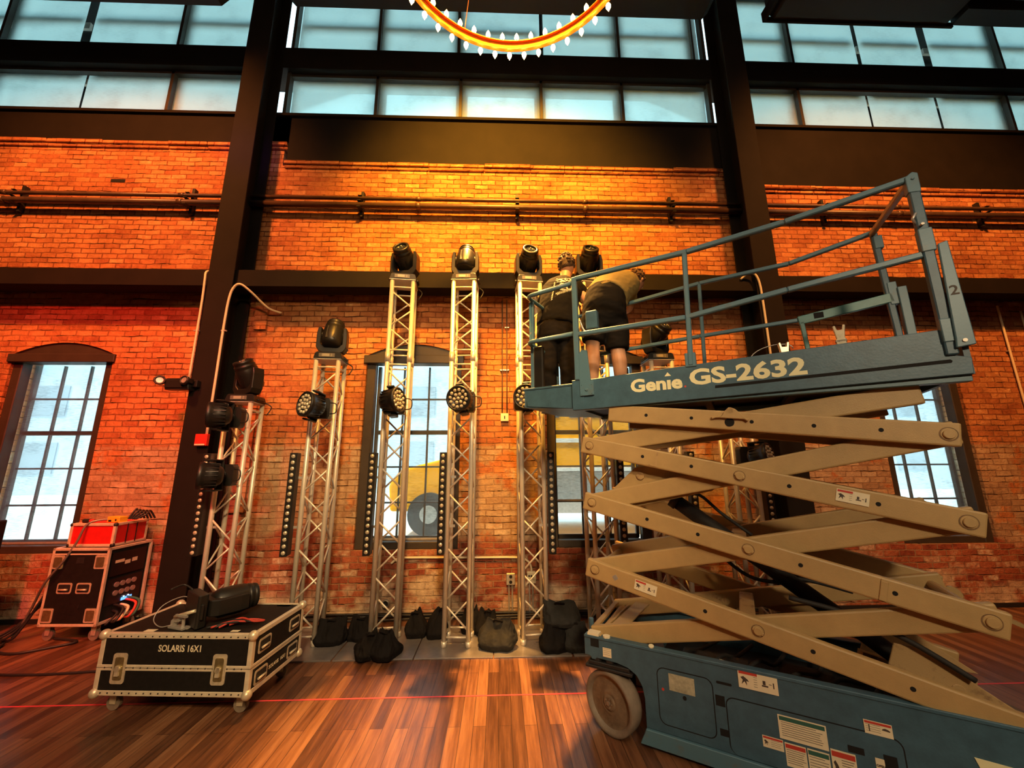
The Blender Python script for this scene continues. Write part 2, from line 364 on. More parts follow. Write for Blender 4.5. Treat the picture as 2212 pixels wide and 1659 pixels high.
def textmesh(s, size, off=0.0, ext=.0004, xs=1.0, sh=0.0):
    cu = bpy.data.curves.new('t', 'FONT'); cu.body = s; cu.size = size; cu.offset = off; cu.extrude = ext; cu.resolution_u = 3; cu.shear = sh
    o = bpy.data.objects.new('t', cu); C.objects.link(o); bpy.context.view_layer.update()
    dg = bpy.context.evaluated_depsgraph_get(); me = bpy.data.meshes.new_from_object(o.evaluated_get(dg))
    bpy.data.objects.remove(o); bpy.data.curves.remove(cu)
    return me
def smoothpts(pts, k=6):
    P = [Vector(p) for p in pts]; out = []
    for i in range(len(P) - 1):
        p0 = P[max(i - 1, 0)]; p1 = P[i]; p2 = P[i + 1]; p3 = P[min(i + 2, len(P) - 1)]
        for j in range(k):
            t = j / k
            out.append(.5 * ((2 * p1) + (-p0 + p2) * t + (2 * p0 - 5 * p1 + 4 * p2 - p3) * t * t + (-p0 + 3 * p1 - 3 * p2 + p3) * t ** 3))
    out.append(P[-1]); return out

# ================================================================== SETTING
D = 5.09
WINS = [(-6.34, -5.06), (-1.775, -.51), (.62, 1.925), (5.15, 6.385)]
Z0, ZS, ZA = .745, 3.20, 3.36
def arch(x0, x1, zs, za, n=14):
    return [(x0 + (x1 - x0) * i / n, zs + (za - zs) * math.sin(PI * i / n) ** .85) for i in range(n + 1)]
b = MB().box(-9.2, 10.2, D, D + .36, -.02, Z0)
xs = [-9.2] + [v for w_ in WINS for v in w_] + [10.2]
for i in range(0, len(xs), 2): b.box(xs[i], xs[i + 1], D, D + .36, Z0, 3.42)
for x0, x1 in WINS:
    A = arch(x0, x1, ZS, ZA)
    for (xa, za), (xb, zb) in zip(A, A[1:]):
        b.prism([(xa, za), (xb, zb), (xb, 3.42), (xa, 3.42)], D, D + .36)
b.box(-9.2, -3.53, D, D + .36, 3.42, 6.40); b.box(-3.53, 3.55, D, D + .36, 3.42, 6.11); b.box(3.55, 10.2, D, D + .36, 3.42, 5.84)
b.box(-3.53, -3.22, D, D + .36, 6.11, 6.42)
# pilaster strips beside the left column
b.box(-3.30, -3.14, D - .035, D, 3.55, 3.9); b.box(-3.32, -3.12, D - .035, D, 1.2, 3.0)
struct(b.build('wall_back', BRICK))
for i, (x0, x1, z) in enumerate(((-9.2, -3.53, 6.40), (-3.18, 3.55, 6.11), (3.55, 10.2, 5.84), (-3.53, -3.16, 6.42))):
    b = MB()
    x = x0
    while x < x1 - .02:                                  # uneven capping stones
        l = min(random.uniform(.5, .95), x1 - x); dz = random.uniform(-.006, .006)
        b.box(x + .003, x + l - .003, D - .055 + random.uniform(-.008, .008), D + .3, z + .0, z + .055 + dz)
        b.box(x + .003, x + l - .003, D - .028 + random.uniform(-.006, .006), D + .1, z - .05, z - .006)
        x += l
    struct(b.build('trim_%d' % (i + 1), BRICK, bevel=.006))
def plain(n, m, *a, bevel=0): return struct(MB().box(*a).build(n, m, bevel=bevel))
plain('trim_5', STEEL, -9.2, -3.16, D - .02, D + .3, 6.455, 6.94)
struct(MB().prism([(-3.16, 6.165), (3.55, 6.165), (3.55, 6.94), (-3.4, 6.94), (-3.4, 6.48), (-3.16, 6.48)], D - .02, D + .3).build('trim_6', STEEL))
plain('trim_7', STEEL, 3.55, 10.2, D - .02, D + .3, 5.90, 6.94)
plain('trim_8', STEEL, -9.2, 10.2, D - .06, D + .34, 6.94, 6.985)      # sill
plain('trim_9', STEEL, -9.2, 10.2, D - .07, D + .34, 7.80, 8.19)       # band between the two rows
plain('trim_10', STEEL, -9.2, 10.2, D - .05, D + .34, 9.75, 10.6)
plain('floor', FLOOR, -9.2, 10.2, -6.5, D, -.05, 0)
plain('ceiling', DARK, -9.2, 10.2, -6.5, D + .36, 10.6, 10.7)
plain('wall_left', WALLP, -9.3, -9.2, -6.5, D + .36, -.05, 10.6)
plain('wall_right', WALLP, 10.2, 10.3, -6.5, D + .36, -.05, 10.6)
plain('wall_front', WALLP, -9.3, 10.3, -6.6, -6.5, -.05, 10.6)
plain('baseboard_back', DARK, -9.2, 10.2, D - .022, D, 0, .05)

nwin = [0]
def arch_window(x0, x1, zshade, lifted=False):
    nwin[0] += 1
    t = thing('window_%d' % nwin[0], None, None, ((x0 + x1) / 2, D, Z0)); t['kind'] = 'structure'
    hw = (x1 - x0) / 2; H = ZS - Z0; j = .115
    f = MB().box(-hw, -hw + j, .03, .15, 0, H - .10).box(hw - j, hw, .03, .15, 0, H - .10).box(-hw + j, hw - j, .03, .15, 0, .085)
    f.build('frame', WOODF, t, bevel=.008)
    MB().box(-hw - .03, hw + .03, -.03, .15, H - .11, H).build('header_board', WOODF, t, bevel=.006)
    A = arch(-hw, hw, H, ZA - Z0)
    MB().prism([(-hw, H - .005)] + A[1:-1] + [(hw, H - .005)], .02, .14).build('arch_panel', WOODF, t)
    m = MB(); zt = H - .11; zb = .085; st = (zt - zb) / 5
    for k in (1, 2):
        x = -hw + j + (2 * hw - 2 * j) * k / 3; m.box(x - .011, x + .011, .205, .235, zb, zt)
    for k in range(1, 5):
        hh = .028 if k == 3 else .011
        m.box(-hw + j, hw - j, .205 - (.02 if k == 3 else 0), .235, zb + st * k - hh, zb + st * k + hh)
    m.box(-hw + j - .01, -hw + j + .03, .19, .235, zb, zt).box(hw - j - .03, hw - j + .01, .19, .235, zb, zt).box(-hw + j, hw - j, .19, .235, zb - .01, zb + .045)
    m.build('sash', WOODF, t)
    MB().box(-hw + .05, hw - .05, .218, .222, .04, H - .08).build('pane', GLASS, t)
    MB().box(-hw + j - .012, hw - j + .012, .158, .160, zshade, zt).build('roller_shade', SHADE_LO, t)
    MB().box(-hw + j - .012, hw - j + .012, .154, .164, zshade - .012, zshade + .012).build('shade_hem_bar', GALV, t)
for i, (x0, x1) in enumerate(WINS): arch_window(x0, x1, .555 if i == 2 else .10)

def clerestory(x0, x1, z0, z1, mull, gaps):
    nwin[0] += 1
    cx = (x0 + x1) / 2
    t = thing('window_%d' % nwin[0], None, None, (cx, D, z0)); t['kind'] = 'structure'; H = z1 - z0
    e = [x0] + mull + [x1]
    MB().box(x0 - cx, x1 - cx, .245, .25, 0, H).build('pane', GLASS, t)
    f = MB()
    for a, c in zip(e, e[1:]):
        ga = gaps.get(a, 0) > .016; gc = gaps.get(c, 0) > .016
        a -= cx; c -= cx
        if not ga: f.box(a, a + .09, .20, .24, 0, H)
        if not gc: f.box(c - .09, c, .20, .24, 0, H)
        f.box(a + .09, c - .09, .20, .24, H - .10, H).box(a + .09, c - .09, .20, .24, 0, .06)
        if H > 1.2: f.box(a + .09, c - .09, .20, .24, .62, .74)
    f.build('outer_frame', FRAMEL, t)
    m = MB()
    for x in mull:
        if x not in gaps: m.box(x - cx - .022, x - cx + .022, .03, .10, 0, H)
        elif gaps[x] < .016: m.box(x - cx - .012, x - cx + .012, .05, .08, 0, H)
    m.box(x0 - cx, x0 - cx + .05, .0, .10, 0, H).box(x1 - cx - .05, x1 - cx, .0, .10, 0, H).box(x0 - cx, x1 - cx, .03, .10, H - .045, H)
    m.build('mullions', WOODF, t)
    for a, c in zip(e, e[1:]):
        ga = gaps.get(a, .004); gc = gaps.get(c, .004)
        MB().box(a - cx + ga, c - cx - gc, .120, .122, 0, H).build('roller_shade', SHADE_HI, t)
W1 = [(-9.2, -3.62, [-7.85, -6.47, -5.095], {-6.47: .018}), (-3.33, 3.40, [-1.937, -.624, .654, 1.959], {}), (3.66, 10.2, [4.883, 6.126, 7.321, 8.451], {6.126: .018, 7.321: .022})]
W2 = [(-9.2, -3.62, [-7.85, -6.66, -5.12], {-6.66: .075}), (-3.33, 3.40, [-1.966, -.675, .688, 1.962, 3.233], {.688: .03, 3.233: .012}), (3.66, 10.2, [4.9, 6.152, 7.37, 8.588], {6.152: .035, 7.37: .07})]
for a in W1: clerestory(a[0], a[1], 6.985, 7.80, a[2], a[3])
for a in W2: clerestory(a[0], a[1], 8.19, 9.75, a[2], a[3])

# steel frame standing in front of the brick
def column(cx, label):
    t = thing('steel_column', label, 'column', (cx, 4.66, 0), 0, 'steel columns in front of the brick wall')
    MB().box(-.16, .16, 0, .022, 0, 10.6).build('front_flange', STEEL, t, bevel=.004)
    MB().box(-.16, .16, .358, .38, 0, 10.6).build('rear_flange', STEEL, t, bevel=.004)
    MB().box(-.008, .008, .022, .358, 0, 10.6).build('web', STEEL, t)
    MB().box(-.21, .21, -.05, .42, 0, .02).build('foot_plate', STEEL, t)
column(-3.533, 'dark steel column with the emergency light and red alarm on it'); column(3.553, 'dark steel column behind the raised lift platform, cream conduit down its left edge')
def beam(x0, x1, label):
    o = MB().box(x0, x1, 4.72, 4.732, 4.01, 4.235).box(x0, x1, 4.732, 4.97, 4.01, 4.022).box(x0, x1, 4.732, 4.97, 4.223, 4.235).build('steel_beam', STEEL, bevel=.003)
    tag(o, label, 'beam', 'steel beams across the brick wall')
beam(-9.2, -3.55, 'dark horizontal steel beam over the arched window at far left')
beam(-3.52, 3.54, 'dark horizontal steel beam between the two columns, behind the trusses')
beam(3.57, 10.2, 'dark horizontal steel beam right of the column behind the lift')
for (x0, x1, wh) in ((-9.2, -3.56, 'left of the left column'), (-3.50, 3.52, 'between the two columns'), (3.58, 10.2, 'right of the right column')):
    for z, r, nm in ((5.487, .026, 'thinner upper'), (5.376, .042, 'thicker lower')):
        t = MB().tube([(x0, 4.96, z), (x1, 4.96, z)], r, 12)
        for xx in (x0 + 2.3, x0 + 4.7): t.tube([(xx, 4.96, z), (xx + .07, 4.96, z)], r + .007, 12)
        tag(t.build('wall_pipe', PIPE), '%s brown pipe along the brick wall, %s' % (nm, wh), 'pipe', 'brown pipes on the wall')
for x, wh in ((-6.72, 'farthest left'), (-4.38, 'just left of the left column'), (-1.99, 'over the second truss from the left'), (.25, 'over the fifth truss'), (2.52, 'nearest the right column'),
              (4.85, 'just right of the right column'), (7.3, 'farthest right')):
    o = MB().box(x - .02, x + .02, 5.03, D, 5.25, 5.65).box(x - .026, x + .026, 4.905, 5.03, 5.325, 5.332).box(x - .026, x + .026, 4.905, 5.03, 5.42, 5.427).box(x - .026, x + .026, 4.925, 5.03, 5.513, 5.52).build('pipe_bracket', DARK)
    tag(o, 'black strut bracket holding the two wall pipes, %s' % wh, 'bracket', 'pipe brackets')
# ceiling ducts
def duct(x0, x1, y0, y1, z0, z1, label, lip=False):
    t = thing('ceiling_duct', label, 'duct', ((x0 + x1) / 2, (y0 + y1) / 2, z0)); hx = (x1 - x0) / 2; hy = (y1 - y0) / 2; h = z1 - z0
    MB().prism([(-hx, .12), (-hx + .10, 0), (hx - .10, 0), (hx, .12), (hx, h), (-hx, h)], -hy, hy).build('duct_body', DARK, t)
    if lip: MB().box(-hx - .02, hx + .02, hy, hy + .03, -.03, .05).box(-hx - .06, -hx - .02, -hy, hy + .03, -.03, .14).build('lip', STEEL, t)
    for x in (-hx * .7, hx * .7): MB().tube([(x, 0, h), (x, 0, 10.6 - z0)], .008, 6).build('hanger_rod', DARK, t)
duct(-3.05, 3.11, 2.6, 4.5, 8.265, 8.7, 'wide black duct overhead behind the ring chandelier')
duct(3.99, 6.85, 2.6, 4.46, 8.26, 8.8, 'black duct with a raised lip, overhead at upper right', True)
duct(-7.5, -3.90, 2.6, 4.5, 8.23, 8.7, 'black duct barely in view along the top at left')
tag(MB().box(6.86, 10.2, 4.25, 4.47, 8.27, 8.46).build('ceiling_beam', DARK), 'dark overhead beam in the top right corner beside the lipped duct', 'beam')

# ------------------------------------------------------------------ outside
tag(MB().box(-40, 45, D + .36, 60, 0.05, .15).build('street_ground', STREET), 'grey street surface outside the windows', 'street')['kind'] = 'structure'
tag(MB().box(-40, 45, D + .36, 7.0, .15, .2).build('pavement', PAVE), 'pale pavement just outside the arched windows', 'pavement')['kind'] = 'structure'
t = thing('opposite_building', 'pale blue grey building across the street, seen through the window shades', 'building', (0, 24, .15))
MB().box(-30, 34, 0, 8, 0, 7.5).build('facade', FACADE, t)
for k in range(14):
    for z in (1.2, 4.6): MB().box(-28 + k * 4.4, -26 + k * 4.4, -.05, 0, z, z + 1.8).build('window', FACW, t)
bus = thing('yellow_bus', 'yellow bus parked outside, seen through the arched windows behind the trusses', 'bus', (0, 9.4, .15))
MB().box(-.75, 8, 0, 2.4, .55, 3.5).build('body', BUSY, bus, bevel=.08, seg=3)
MB().prism([(-2.55, .55), (-2.6, 1.15), (-2.35, 1.5), (-1.2, 1.78), (-.7, 1.85), (-.7, .55)], .1, 2.3).build('hood', BUSY, bus, bevel=.07, seg=3)
MB().box(.1, 8, -.03, 0, .5, 1.45).build('lower_panel', GALV, bus); MB().box(.1, 8, -.04, 0, 1.45, 1.54).build('rub_rail', PAVE, bus); MB().box(.1, 8, -.04, 0, 2.12, 2.22).build('rub_rail', PAVE, bus)
for k in range(8): MB().box(-.3 + k, .45 + k, -.015, 0, 2.72, 3.25).build('side_window', BUSG, bus)
for x in (-1.62, 5.4):
    MB().cyl((x, -.06, .50), (0, 1, 0), .48, .3, 28).build('wheel', BUSB, bus); MB().cyl((x, -.08, .50), (0, 1, 0), .20, .04, 20).build('hub_cap', GALV, bus)
for x, y, r, wh in ((10.6, 15.5, 1.2, 'left'), (16.0, 19.5, 1.5, 'right')):
    t = thing('street_tree', 'green street tree outside the right window, %s of the pair' % wh, 'tree', (x, y, .15))
    MB().tube([(0, 0, 0), (.1, 0, 1.2), (0, 0, 2.6)], .12, 8).build('trunk', PIPE, t)
    bb = MB()
    for _ in range(22):
        bb.ball((random.gauss(0, r * .45), random.gauss(0, r * .4), 3 + random.gauss(0, r * .35)), r * random.uniform(.25, .45), n=8)
    bb.build('crown', LEAF, t)

# ================================================================== TRUSSES
def truss_parts(t, H, joint=None, phase=0):
    s = .12
    for a, c in ((-s, -s), (s, -s), (-s, s), (s, s)):
        m = MB().tube([(a, c, .0), (a, c, H - .005)], .0245, 12)
        for z in ([joint] if joint else []): m.tube([(a, c, z - .055), (a, c, z + .055)], .029, 12)
        m.tube([(a, c, 0.0), (a, c, .05)], .028, 12)
        m.build('chord', ALU, t)
    segs = [(0.0, joint), (joint, H)] if joint else [(0.0, H)]
    def P(face, u, z):
        return {0: (u * s, -s, z), 1: (u * s, s, z), 2: (-s, u * s, z), 3: (s, u * s, z)}[face]
    for face in range(4):
        for i, (za, zb) in enumerate(segs):
            m = MB()
            za += .085; zb -= .085
            m.tube([P(face, -1, za), P(face, 1, za)], .0095, 8).tube([P(face, -1, zb), P(face, 1, zb)], .0095, 8)
            n = max(2, round((zb - za - .06) / .262)); d = (zb - za - .08) / n
            for k in range(n):
                u = 1 if (k + face + i + phase) % 2 else -1
                z = za + .04 + d * k
                m.tube([P(face, u, z + .015), P(face, -u, z + d - .015)], .0095, 8)
            m.build('lattice', ALU, t)
TR = [(-2.905, 4.50, 4, 2.46, None, 'shortest lighting truss on the left, beside the left column'),
      (-1.963, 4.45, 6, 2.94, None, 'medium height lighting truss, second from the left'),
      (-1.155, 4.40, 7, 3.895, 2.94, 'tall lighting truss, leftmost of the four tallest, in front of the arched window'),
      (-.415, 4.38, -3, 3.895, 2.94, 'tall lighting truss, second of the four tallest, at the right side of the arched window'),
      (.350, 4.41, 5, 3.895, 2.94, 'tall lighting truss, third of the four tallest, just left of the two workers'),
      (1.100, 4.40, 8, 3.895, 2.94, 'tall lighting truss the two workers are reaching, fourth of the four tallest'),
      (1.872, 4.42, 0, 2.94, None, 'medium height lighting truss seen through the scissor arms, its head shows over the platform'),
      (2.761, 4.50, -3, 2.46, None, 'shortest lighting truss on the right, beside the column behind the scissor arms')]
trs = []
for i, (x, y, a, H, j, lab) in enumerate(TR):
    t = thing('lighting_truss', lab, 'truss', (x, y, .014), R(a), 'aluminium box trusses along the brick wall')
    truss_parts(t, H - .02, j, i % 2)
    MB().box(-.15, .15, -.15, .15, H - .020, H - .014).build('top_plate', ALUW, t, bevel=.001)
    trs.append(t)
for i, x in enumerate((-2.78, -1.905, -1.160, -.42, .318, 1.065, 1.812, 2.60)):
    o = MB().box(x - .365, x + .365, 4.045 + (0 if 0 < i < 7 else .1), 4.79, 0, .013)
    for sx in (-.08, .08): o.box(x + sx - .03, x + sx + .03, 4.33, 4.345, .013, .016)
    tag(o.build('base_plate', PLATEM, bevel=.004), ['grey steel floor plate under the shortest left truss', 'grey steel floor plate under the second truss from the left', 'grey steel floor plate under the leftmost tall truss',
        'grey steel floor plate under the second tall truss', 'grey steel floor plate under the third tall truss', 'grey steel floor plate by the lift wheel, under the fourth tall truss',
        'grey steel floor plate hidden mostly behind the lift, under the seventh truss', 'grey steel floor plate behind the lift, under the rightmost truss'][i], 'base plate', 'steel plates under the trusses')

# ------------------------------------------------------------------ moving heads
def rounded(w_, h, r, n=4):
    out = []
    for cx, cz, a0 in ((w_ / 2 - r, h / 2 - r, 0), (-w_ / 2 + r, h / 2 - r, 90), (-w_ / 2 + r, -h / 2 + r, 180), (w_ / 2 - r, -h / 2 + r, 270)):
        for k in range(n + 1):
            a = R(a0 + 90 * k / n); out.append((cx + r * math.cos(a), cz + r * math.sin(a)))
    return out
def moving_head(label, loc, rz, pan, tilt, rear=False, group='moving head lights on top of the trusses', sc=1.0):
    t = thing('moving_head_light', label, 'stage light', loc, rz, group)
    b = MB().prism([(-.15, 0), (.15, 0), (.155, .02), (.14, .075), (.12, .085), (-.12, .085), (-.14, .075), (-.155, .02)], -.13, .13)
    b.box(-.175, -.15, -.06, .06, .02, .045).box(.15, .175, -.06, .06, .02, .045)
    base = b.build('base', BLKM, t, bevel=.006)
    MB().box(-.095, .075, -.138, -.128, .022, .066).build('control_panel', PANELM, base)
    MB().box(-.06, .02, -.141, -.136, .028, .060).box(.035, .05, -.141, -.136, .03, .042).box(.035, .05, -.141, -.136, .048, .058).build('screen', SCREEN, base)
    Mp = Matrix.Rotation(R(pan), 4, 'Z')
    zp = .315
    y = MB().prism([(-.165, .16), (-.13, .105), (-.07, .09), (.07, .09), (.13, .105), (.165, .16), (.165, .33), (.15, .40), (.118, .40), (.118, .20), (.07, .155), (-.07, .155), (-.118, .20), (-.118, .40), (-.15, .40), (-.165, .33)], -.065, .065)
    y.cyl((0, 0, .08), (0, 0, 1), .07, .02, 16)
    y.xf(Mp).build('yoke', BLKM, t, bevel=.006)
    Mh = Mp @ Matrix.Translation((0, 0, zp)) @ Matrix.Rotation(R(tilt), 4, 'X')
    prof = [(-.165, 0), (-.165, .070), (-.155, .095), (-.12, .112), (-.04, .117), (.04, .117), (.09, .112), (.110, .104), (.114, .108), (.135, .107), (.14, .099), (.160, .098), (.165, .102), (.188, .098), (.194, .088), (.194, .068), (.178, .066)]
    h = MB().lathe(prof, Matrix.Diagonal((1, 1.05, 1, 1)), 28)
    h.cyl((-.122, 0, 0), (1, 0, 0), .045, .02, 16).cyl((.102, 0, 0), (1, 0, 0), .045, .02, 16)
    if rear: h.prism(rounded(.135, .24, .03), .095, .122, Matrix.Translation((0, 0, -.02))).prism(rounded(.06, .2, .01), .122, .127, Matrix.Translation((0, 0, -.02)))
    h.box(-.05, .05, -.115, -.095, -.12, .06)
    head = h.xf(Mh).build('head', BLKM, t)
    MB().lathe([(.184, 0), (.182, .034), (.174, .067)], Mh, 24).build('lens', LENS, head)
    MB().ball(Mh @ Vector((-.02, -.02, .188)), .009, n=8).ball(Mh @ Vector((.022, -.012, .188)), .006, n=8).ball(Mh @ Vector((.0, .022, .187)), .007, n=8).build('lens_glint', LEDM, head)
    cl = MB().tube(smoothpts([(.12, .13, .03), (.2, .17, -.02), (.16, .16, -.12)]), .007, 6).build('power_cable', CABLE, t)
    return t
hd = []
spec = [(-28, 32, 0, 'black moving head light on the shortest left truss, lens up to the left'),
        (4, -24, 1, 'black moving head light on the medium left truss, back cover showing'),
        (-16, 60, 0, 'black moving head light on the leftmost tall truss, lens up and forward'),
        (0, -24, 1, 'black moving head light on the second tall truss, ribbed back cover facing out'),
        (3, 60, 0, 'black moving head light on the third tall truss, pale lens facing out'),
        (-6, 52, 0, 'black moving head light behind the heads of the two workers'),
        (30, 52, 0, 'black moving head light seen between the lift rails, tilted to the right')]
for (x, y, a, H, j, lab), (pan, tilt, rear, l2) in zip(TR, spec):
    hd.append(moving_head(l2, (x, y, H + .001), R(a), pan, tilt, rear))

# ------------------------------------------------------------------ LED wash heads clamped on the truss fronts
def wash(label, loc, rz, yaw, pitch=0, group='round LED wash lights clamped to the trusses', roll=0):
    t = thing('led_wash_light', label, 'stage light', loc, rz, group)
    base = MB().prism([(-.10, -.11), (.10, -.11), (.115, -.08), (.115, .08), (.10, .11), (-.10, .11), (-.115, .08), (-.115, -.08)], -.12, -.02).box(-.03, .03, -.125, -.118, -.02, .02).build('base', BLKM, t, bevel=.008)
    MB().tube([(-.09, -.02, .05), (-.09, .012, .05)], .012, 8).tube([(.09, -.02, .05), (.09, .012, .05)], .012, 8).box(-.115, .115, -.028, -.018, -.03, .08).build('clamp', GALV, t)
    Mr = Matrix.Rotation(R(roll), 4, 'Y')
    y = MB().cyl((0, -.12, 0), (0, -1, 0), .055, .02, 16)
    y.box(-.04, .04, -.155, -.135, -.15, .15).box(-.04, .04, -.335, -.135, .138, .158).box(-.04, .04, -.335, -.135, -.158, -.138)
    y.xf(Mr).build('yoke', BLK, t, bevel=.008)
    M = Mr @ Matrix.Translation((0, -.30, 0)) @ Matrix.Rotation(R(yaw), 4, 'Z') @ Matrix.Rotation(R(90 + pitch), 4, 'X')
    prof = [(-.115, 0), (-.115, .05), (-.10, .08), (-.06, .105), (-.01, .118), (.05, .124), (.055, .130), (.088, .130), (.092, .124), (.092, .112), (.080, .110), (.078, 0)]
    h = MB().lathe(prof, None, 30)
    for k in range(20):
        a = k * 2 * PI / 20; h.box(.10, .122, -.003, .003, -.07, .03, Matrix.Rotation(a, 4, 'Z'))
    head = h.xf(M).build('head', BLK, t)
    bz = MB().lathe([(.079, 0), (.079, .109)], M, 30)
    bz.build('led_face', LEDB, head)
    l = MB()
    for n, r in ((1, 0), (6, .044), (12, .087)):
        for k in range(n):
            a = k * 2 * PI / n + (.26 if n == 12 else 0)
            l.lathe([(.079, .0185), (.086, .018), (.094, .012), (.096, 0)], M @ Matrix.Translation((r * math.cos(a), r * math.sin(a), 0)), 8)
    l.build('led_lenses', LEDM, head)
    if yaw > 0 or True:
        MB().tube(smoothpts([(.10, -.10, .06), (.17, -.11, .05), (.185, -.11, 0), (.17, -.11, -.05), (.10, -.10, -.06)]), .006, 6).build('side_handle', BLK, base)
    return t
def on(i, z, off=0.0, dx=0.0):
    x, y, a, H = TR[i][:4]; a = R(a)
    d = .146 + off
    return (x + d * math.sin(a) + dx * math.cos(a), y - d * math.cos(a) + dx * math.sin(a), z)
wash('upper of two round LED lights on the shortest left truss, facing left', on(0, 2.27), R(4), -66, 4, roll=4)
wash('lower of two round LED lights on the shortest left truss, facing left', on(0, 1.665), R(4), -62, -6, roll=-4)
wash('round LED light on the second truss from the left, lenses lit gold', on(1, 2.36), R(6), -38, 3, roll=14)
wash('round LED light on the leftmost tall truss, turned side on to the right', on(2, 2.40), R(7), 66, 0, roll=-6)
wash('round LED light on the second tall truss, facing forward', on(3, 2.42, 0, .05), R(-3), -16, 4, roll=-8)
wash('round LED light on the third tall truss, beside the front end of the platform', on(4, 2.44, 0, -.10), R(5), -22, 2, roll=-6)
wash('round LED light on the rightmost truss, behind the scissor arms', on(7, 1.83), R(-3), 40, -10)

# ------------------------------------------------------------------ upright LED battens
LEDME = MB().lathe([(0, .019), (.003, .019), (.003, .0155), (.007, .012), (.010, 0)], Matrix.Rotation(R(90), 4, 'X'), 14).build('led', LEDM); _q = LEDME; LEDME = LEDME.data; bpy.data.objects.remove(_q)
def batten(label, x, y, rz=0, z=.87):
    t = thing('led_batten', label, 'stage light', (x, y, z), R(rz), 'upright LED battens on the trusses')
    MB().box(-.036, .036, 0, .115, 0, 1.02).box(-.03, .03, .03, .125, .1, .14).build('housing', BLKM, t, bevel=.004)
    for k in range(16):
        zz = .035 + k * .0633
        q = bpy.data.objects.new('led', LEDME); C.objects.link(q); q.parent = t; q.location = (0, -.001, zz)
    for z_ in (.25, .75):
        MB().box(-.13 if x > .5 else 0, 0 if x > .5 else .13, .105, .118, z_, z_ + .025).build('bracket', GALV, t)
for x, y, a, lab in ((-3.085, 4.27, 3, 'black LED batten upright in front of the left column, by the shortest truss'), (-2.150, 4.20, 8, 'black LED batten upright on the left of the second truss'),
                  (-1.335, 4.20, 4, 'black LED batten upright on the left of the leftmost tall truss'), (-.595, 4.20, 0, 'black LED batten upright on the left of the second tall truss'),
                  (.545, 4.19, -2, 'black LED batten upright on the right of the third tall truss'), (1.295, 4.22, -6, 'black LED batten upright on the right of the fourth tall truss, behind the scissor arms'),
                  (2.085, 4.24, -8, 'black LED batten upright on the right of the seventh truss, behind the scissor arms'), (2.965, 4.33, -8, 'black LED batten upright on the right of the rightmost truss')):
    batten(lab, x, y, a)

# ================================================================== ROAD CASES
def frame_edges(m, w_, d, z0, z1, e=.024, p=.004):
    for x in (-w_ / 2, w_ / 2):
        for y in (-d / 2, d / 2):
            m.box(min(x, x - math.copysign(e, x)) - (p if x < 0 else 0), max(x, x - math.copysign(e, x)) + (p if x > 0 else 0), min(y, y - math.copysign(e, y)) - (p if y < 0 else 0), max(y, y - math.copysign(e, y)) + (p if y > 0 else 0), z0, z1)
    for z in (z0, z1 - e):
        for y in (-1, 1):
            ya, yb = sorted((y * d / 2 + y * p, y * d / 2 - y * e)); m.box(-w_ / 2 - p, w_ / 2 + p, ya, yb, z - (p if z == z0 else 0), z + e + (p if z != z0 else 0))
        for x in (-1, 1):
            xa, xb = sorted((x * w_ / 2 + x * p, x * w_ / 2 - x * e)); m.box(xa, xb, -d / 2 - p, d / 2 + p, z - (p if z == z0 else 0), z + e + (p if z != z0 else 0))
def castor(t, x, y, h, r=.045):
    c = MB().box(x - .035, x + .035, y - .04, y + .04, h - .008, h).prism([(-.028, h - .008), (.028, h - .008), (.022, r * .9), (-.022, r * .9)], -.022, -.018, Matrix.Translation((x, y, 0))).prism([(-.028, h - .008), (.028, h - .008), (.022, r * .9), (-.022, r * .9)], .018, .022, Matrix.Translation((x, y, 0))).build('castor', HARD, t)
    MB().cyl((x, y - .014, r), (0, 1, 0), r, .028, 18).build('wheel', TYRE, c)
def latch(t, x, z, y, s=1.0):
    o = MB().prism(rounded(.105 * s, .20 * s, .018 * s), y - .005, y, Matrix.Translation((x, 0, z))).build('butterfly_latch', HARD, t)
    MB().prism(rounded(.066 * s, .15 * s, .012 * s), y - .008, y - .005, Matrix.Translation((x, 0, z))).build('latch_dish', mat_latch, o)
    MB().box(x - .014 * s, x + .014 * s, y - .020, y - .008, z - .045 * s, z + .02 * s).cyl((x, y - .02, z + .0), (0, 1, 0), .02 * s, .012, 12).build('latch_tongue', HARD, o)
mat_latch = mat('dull_brass_latch', (.42, .35, .17), .35, .8, .25, 30)
def handle(t, cx, cz, y, M, s=1.0):
    o = MB().prism(rounded(.155 * s, .105 * s, .02 * s), y - .004, y, M @ Matrix.Translation((cx, 0, cz))).build('recessed_handle', HARD, t)
    MB().prism(rounded(.125 * s, .075 * s, .014 * s), y - .006, y - .004, M @ Matrix.Translation((cx, 0, cz))).build('handle_dish', GREASE, o)
    MB().tube([M @ Vector((cx - .045 * s, y - .014, cz - .012 * s)), M @ Vector((cx + .045 * s, y - .014, cz - .012 * s))], .009 * s, 8).build('grip', HARD, o)

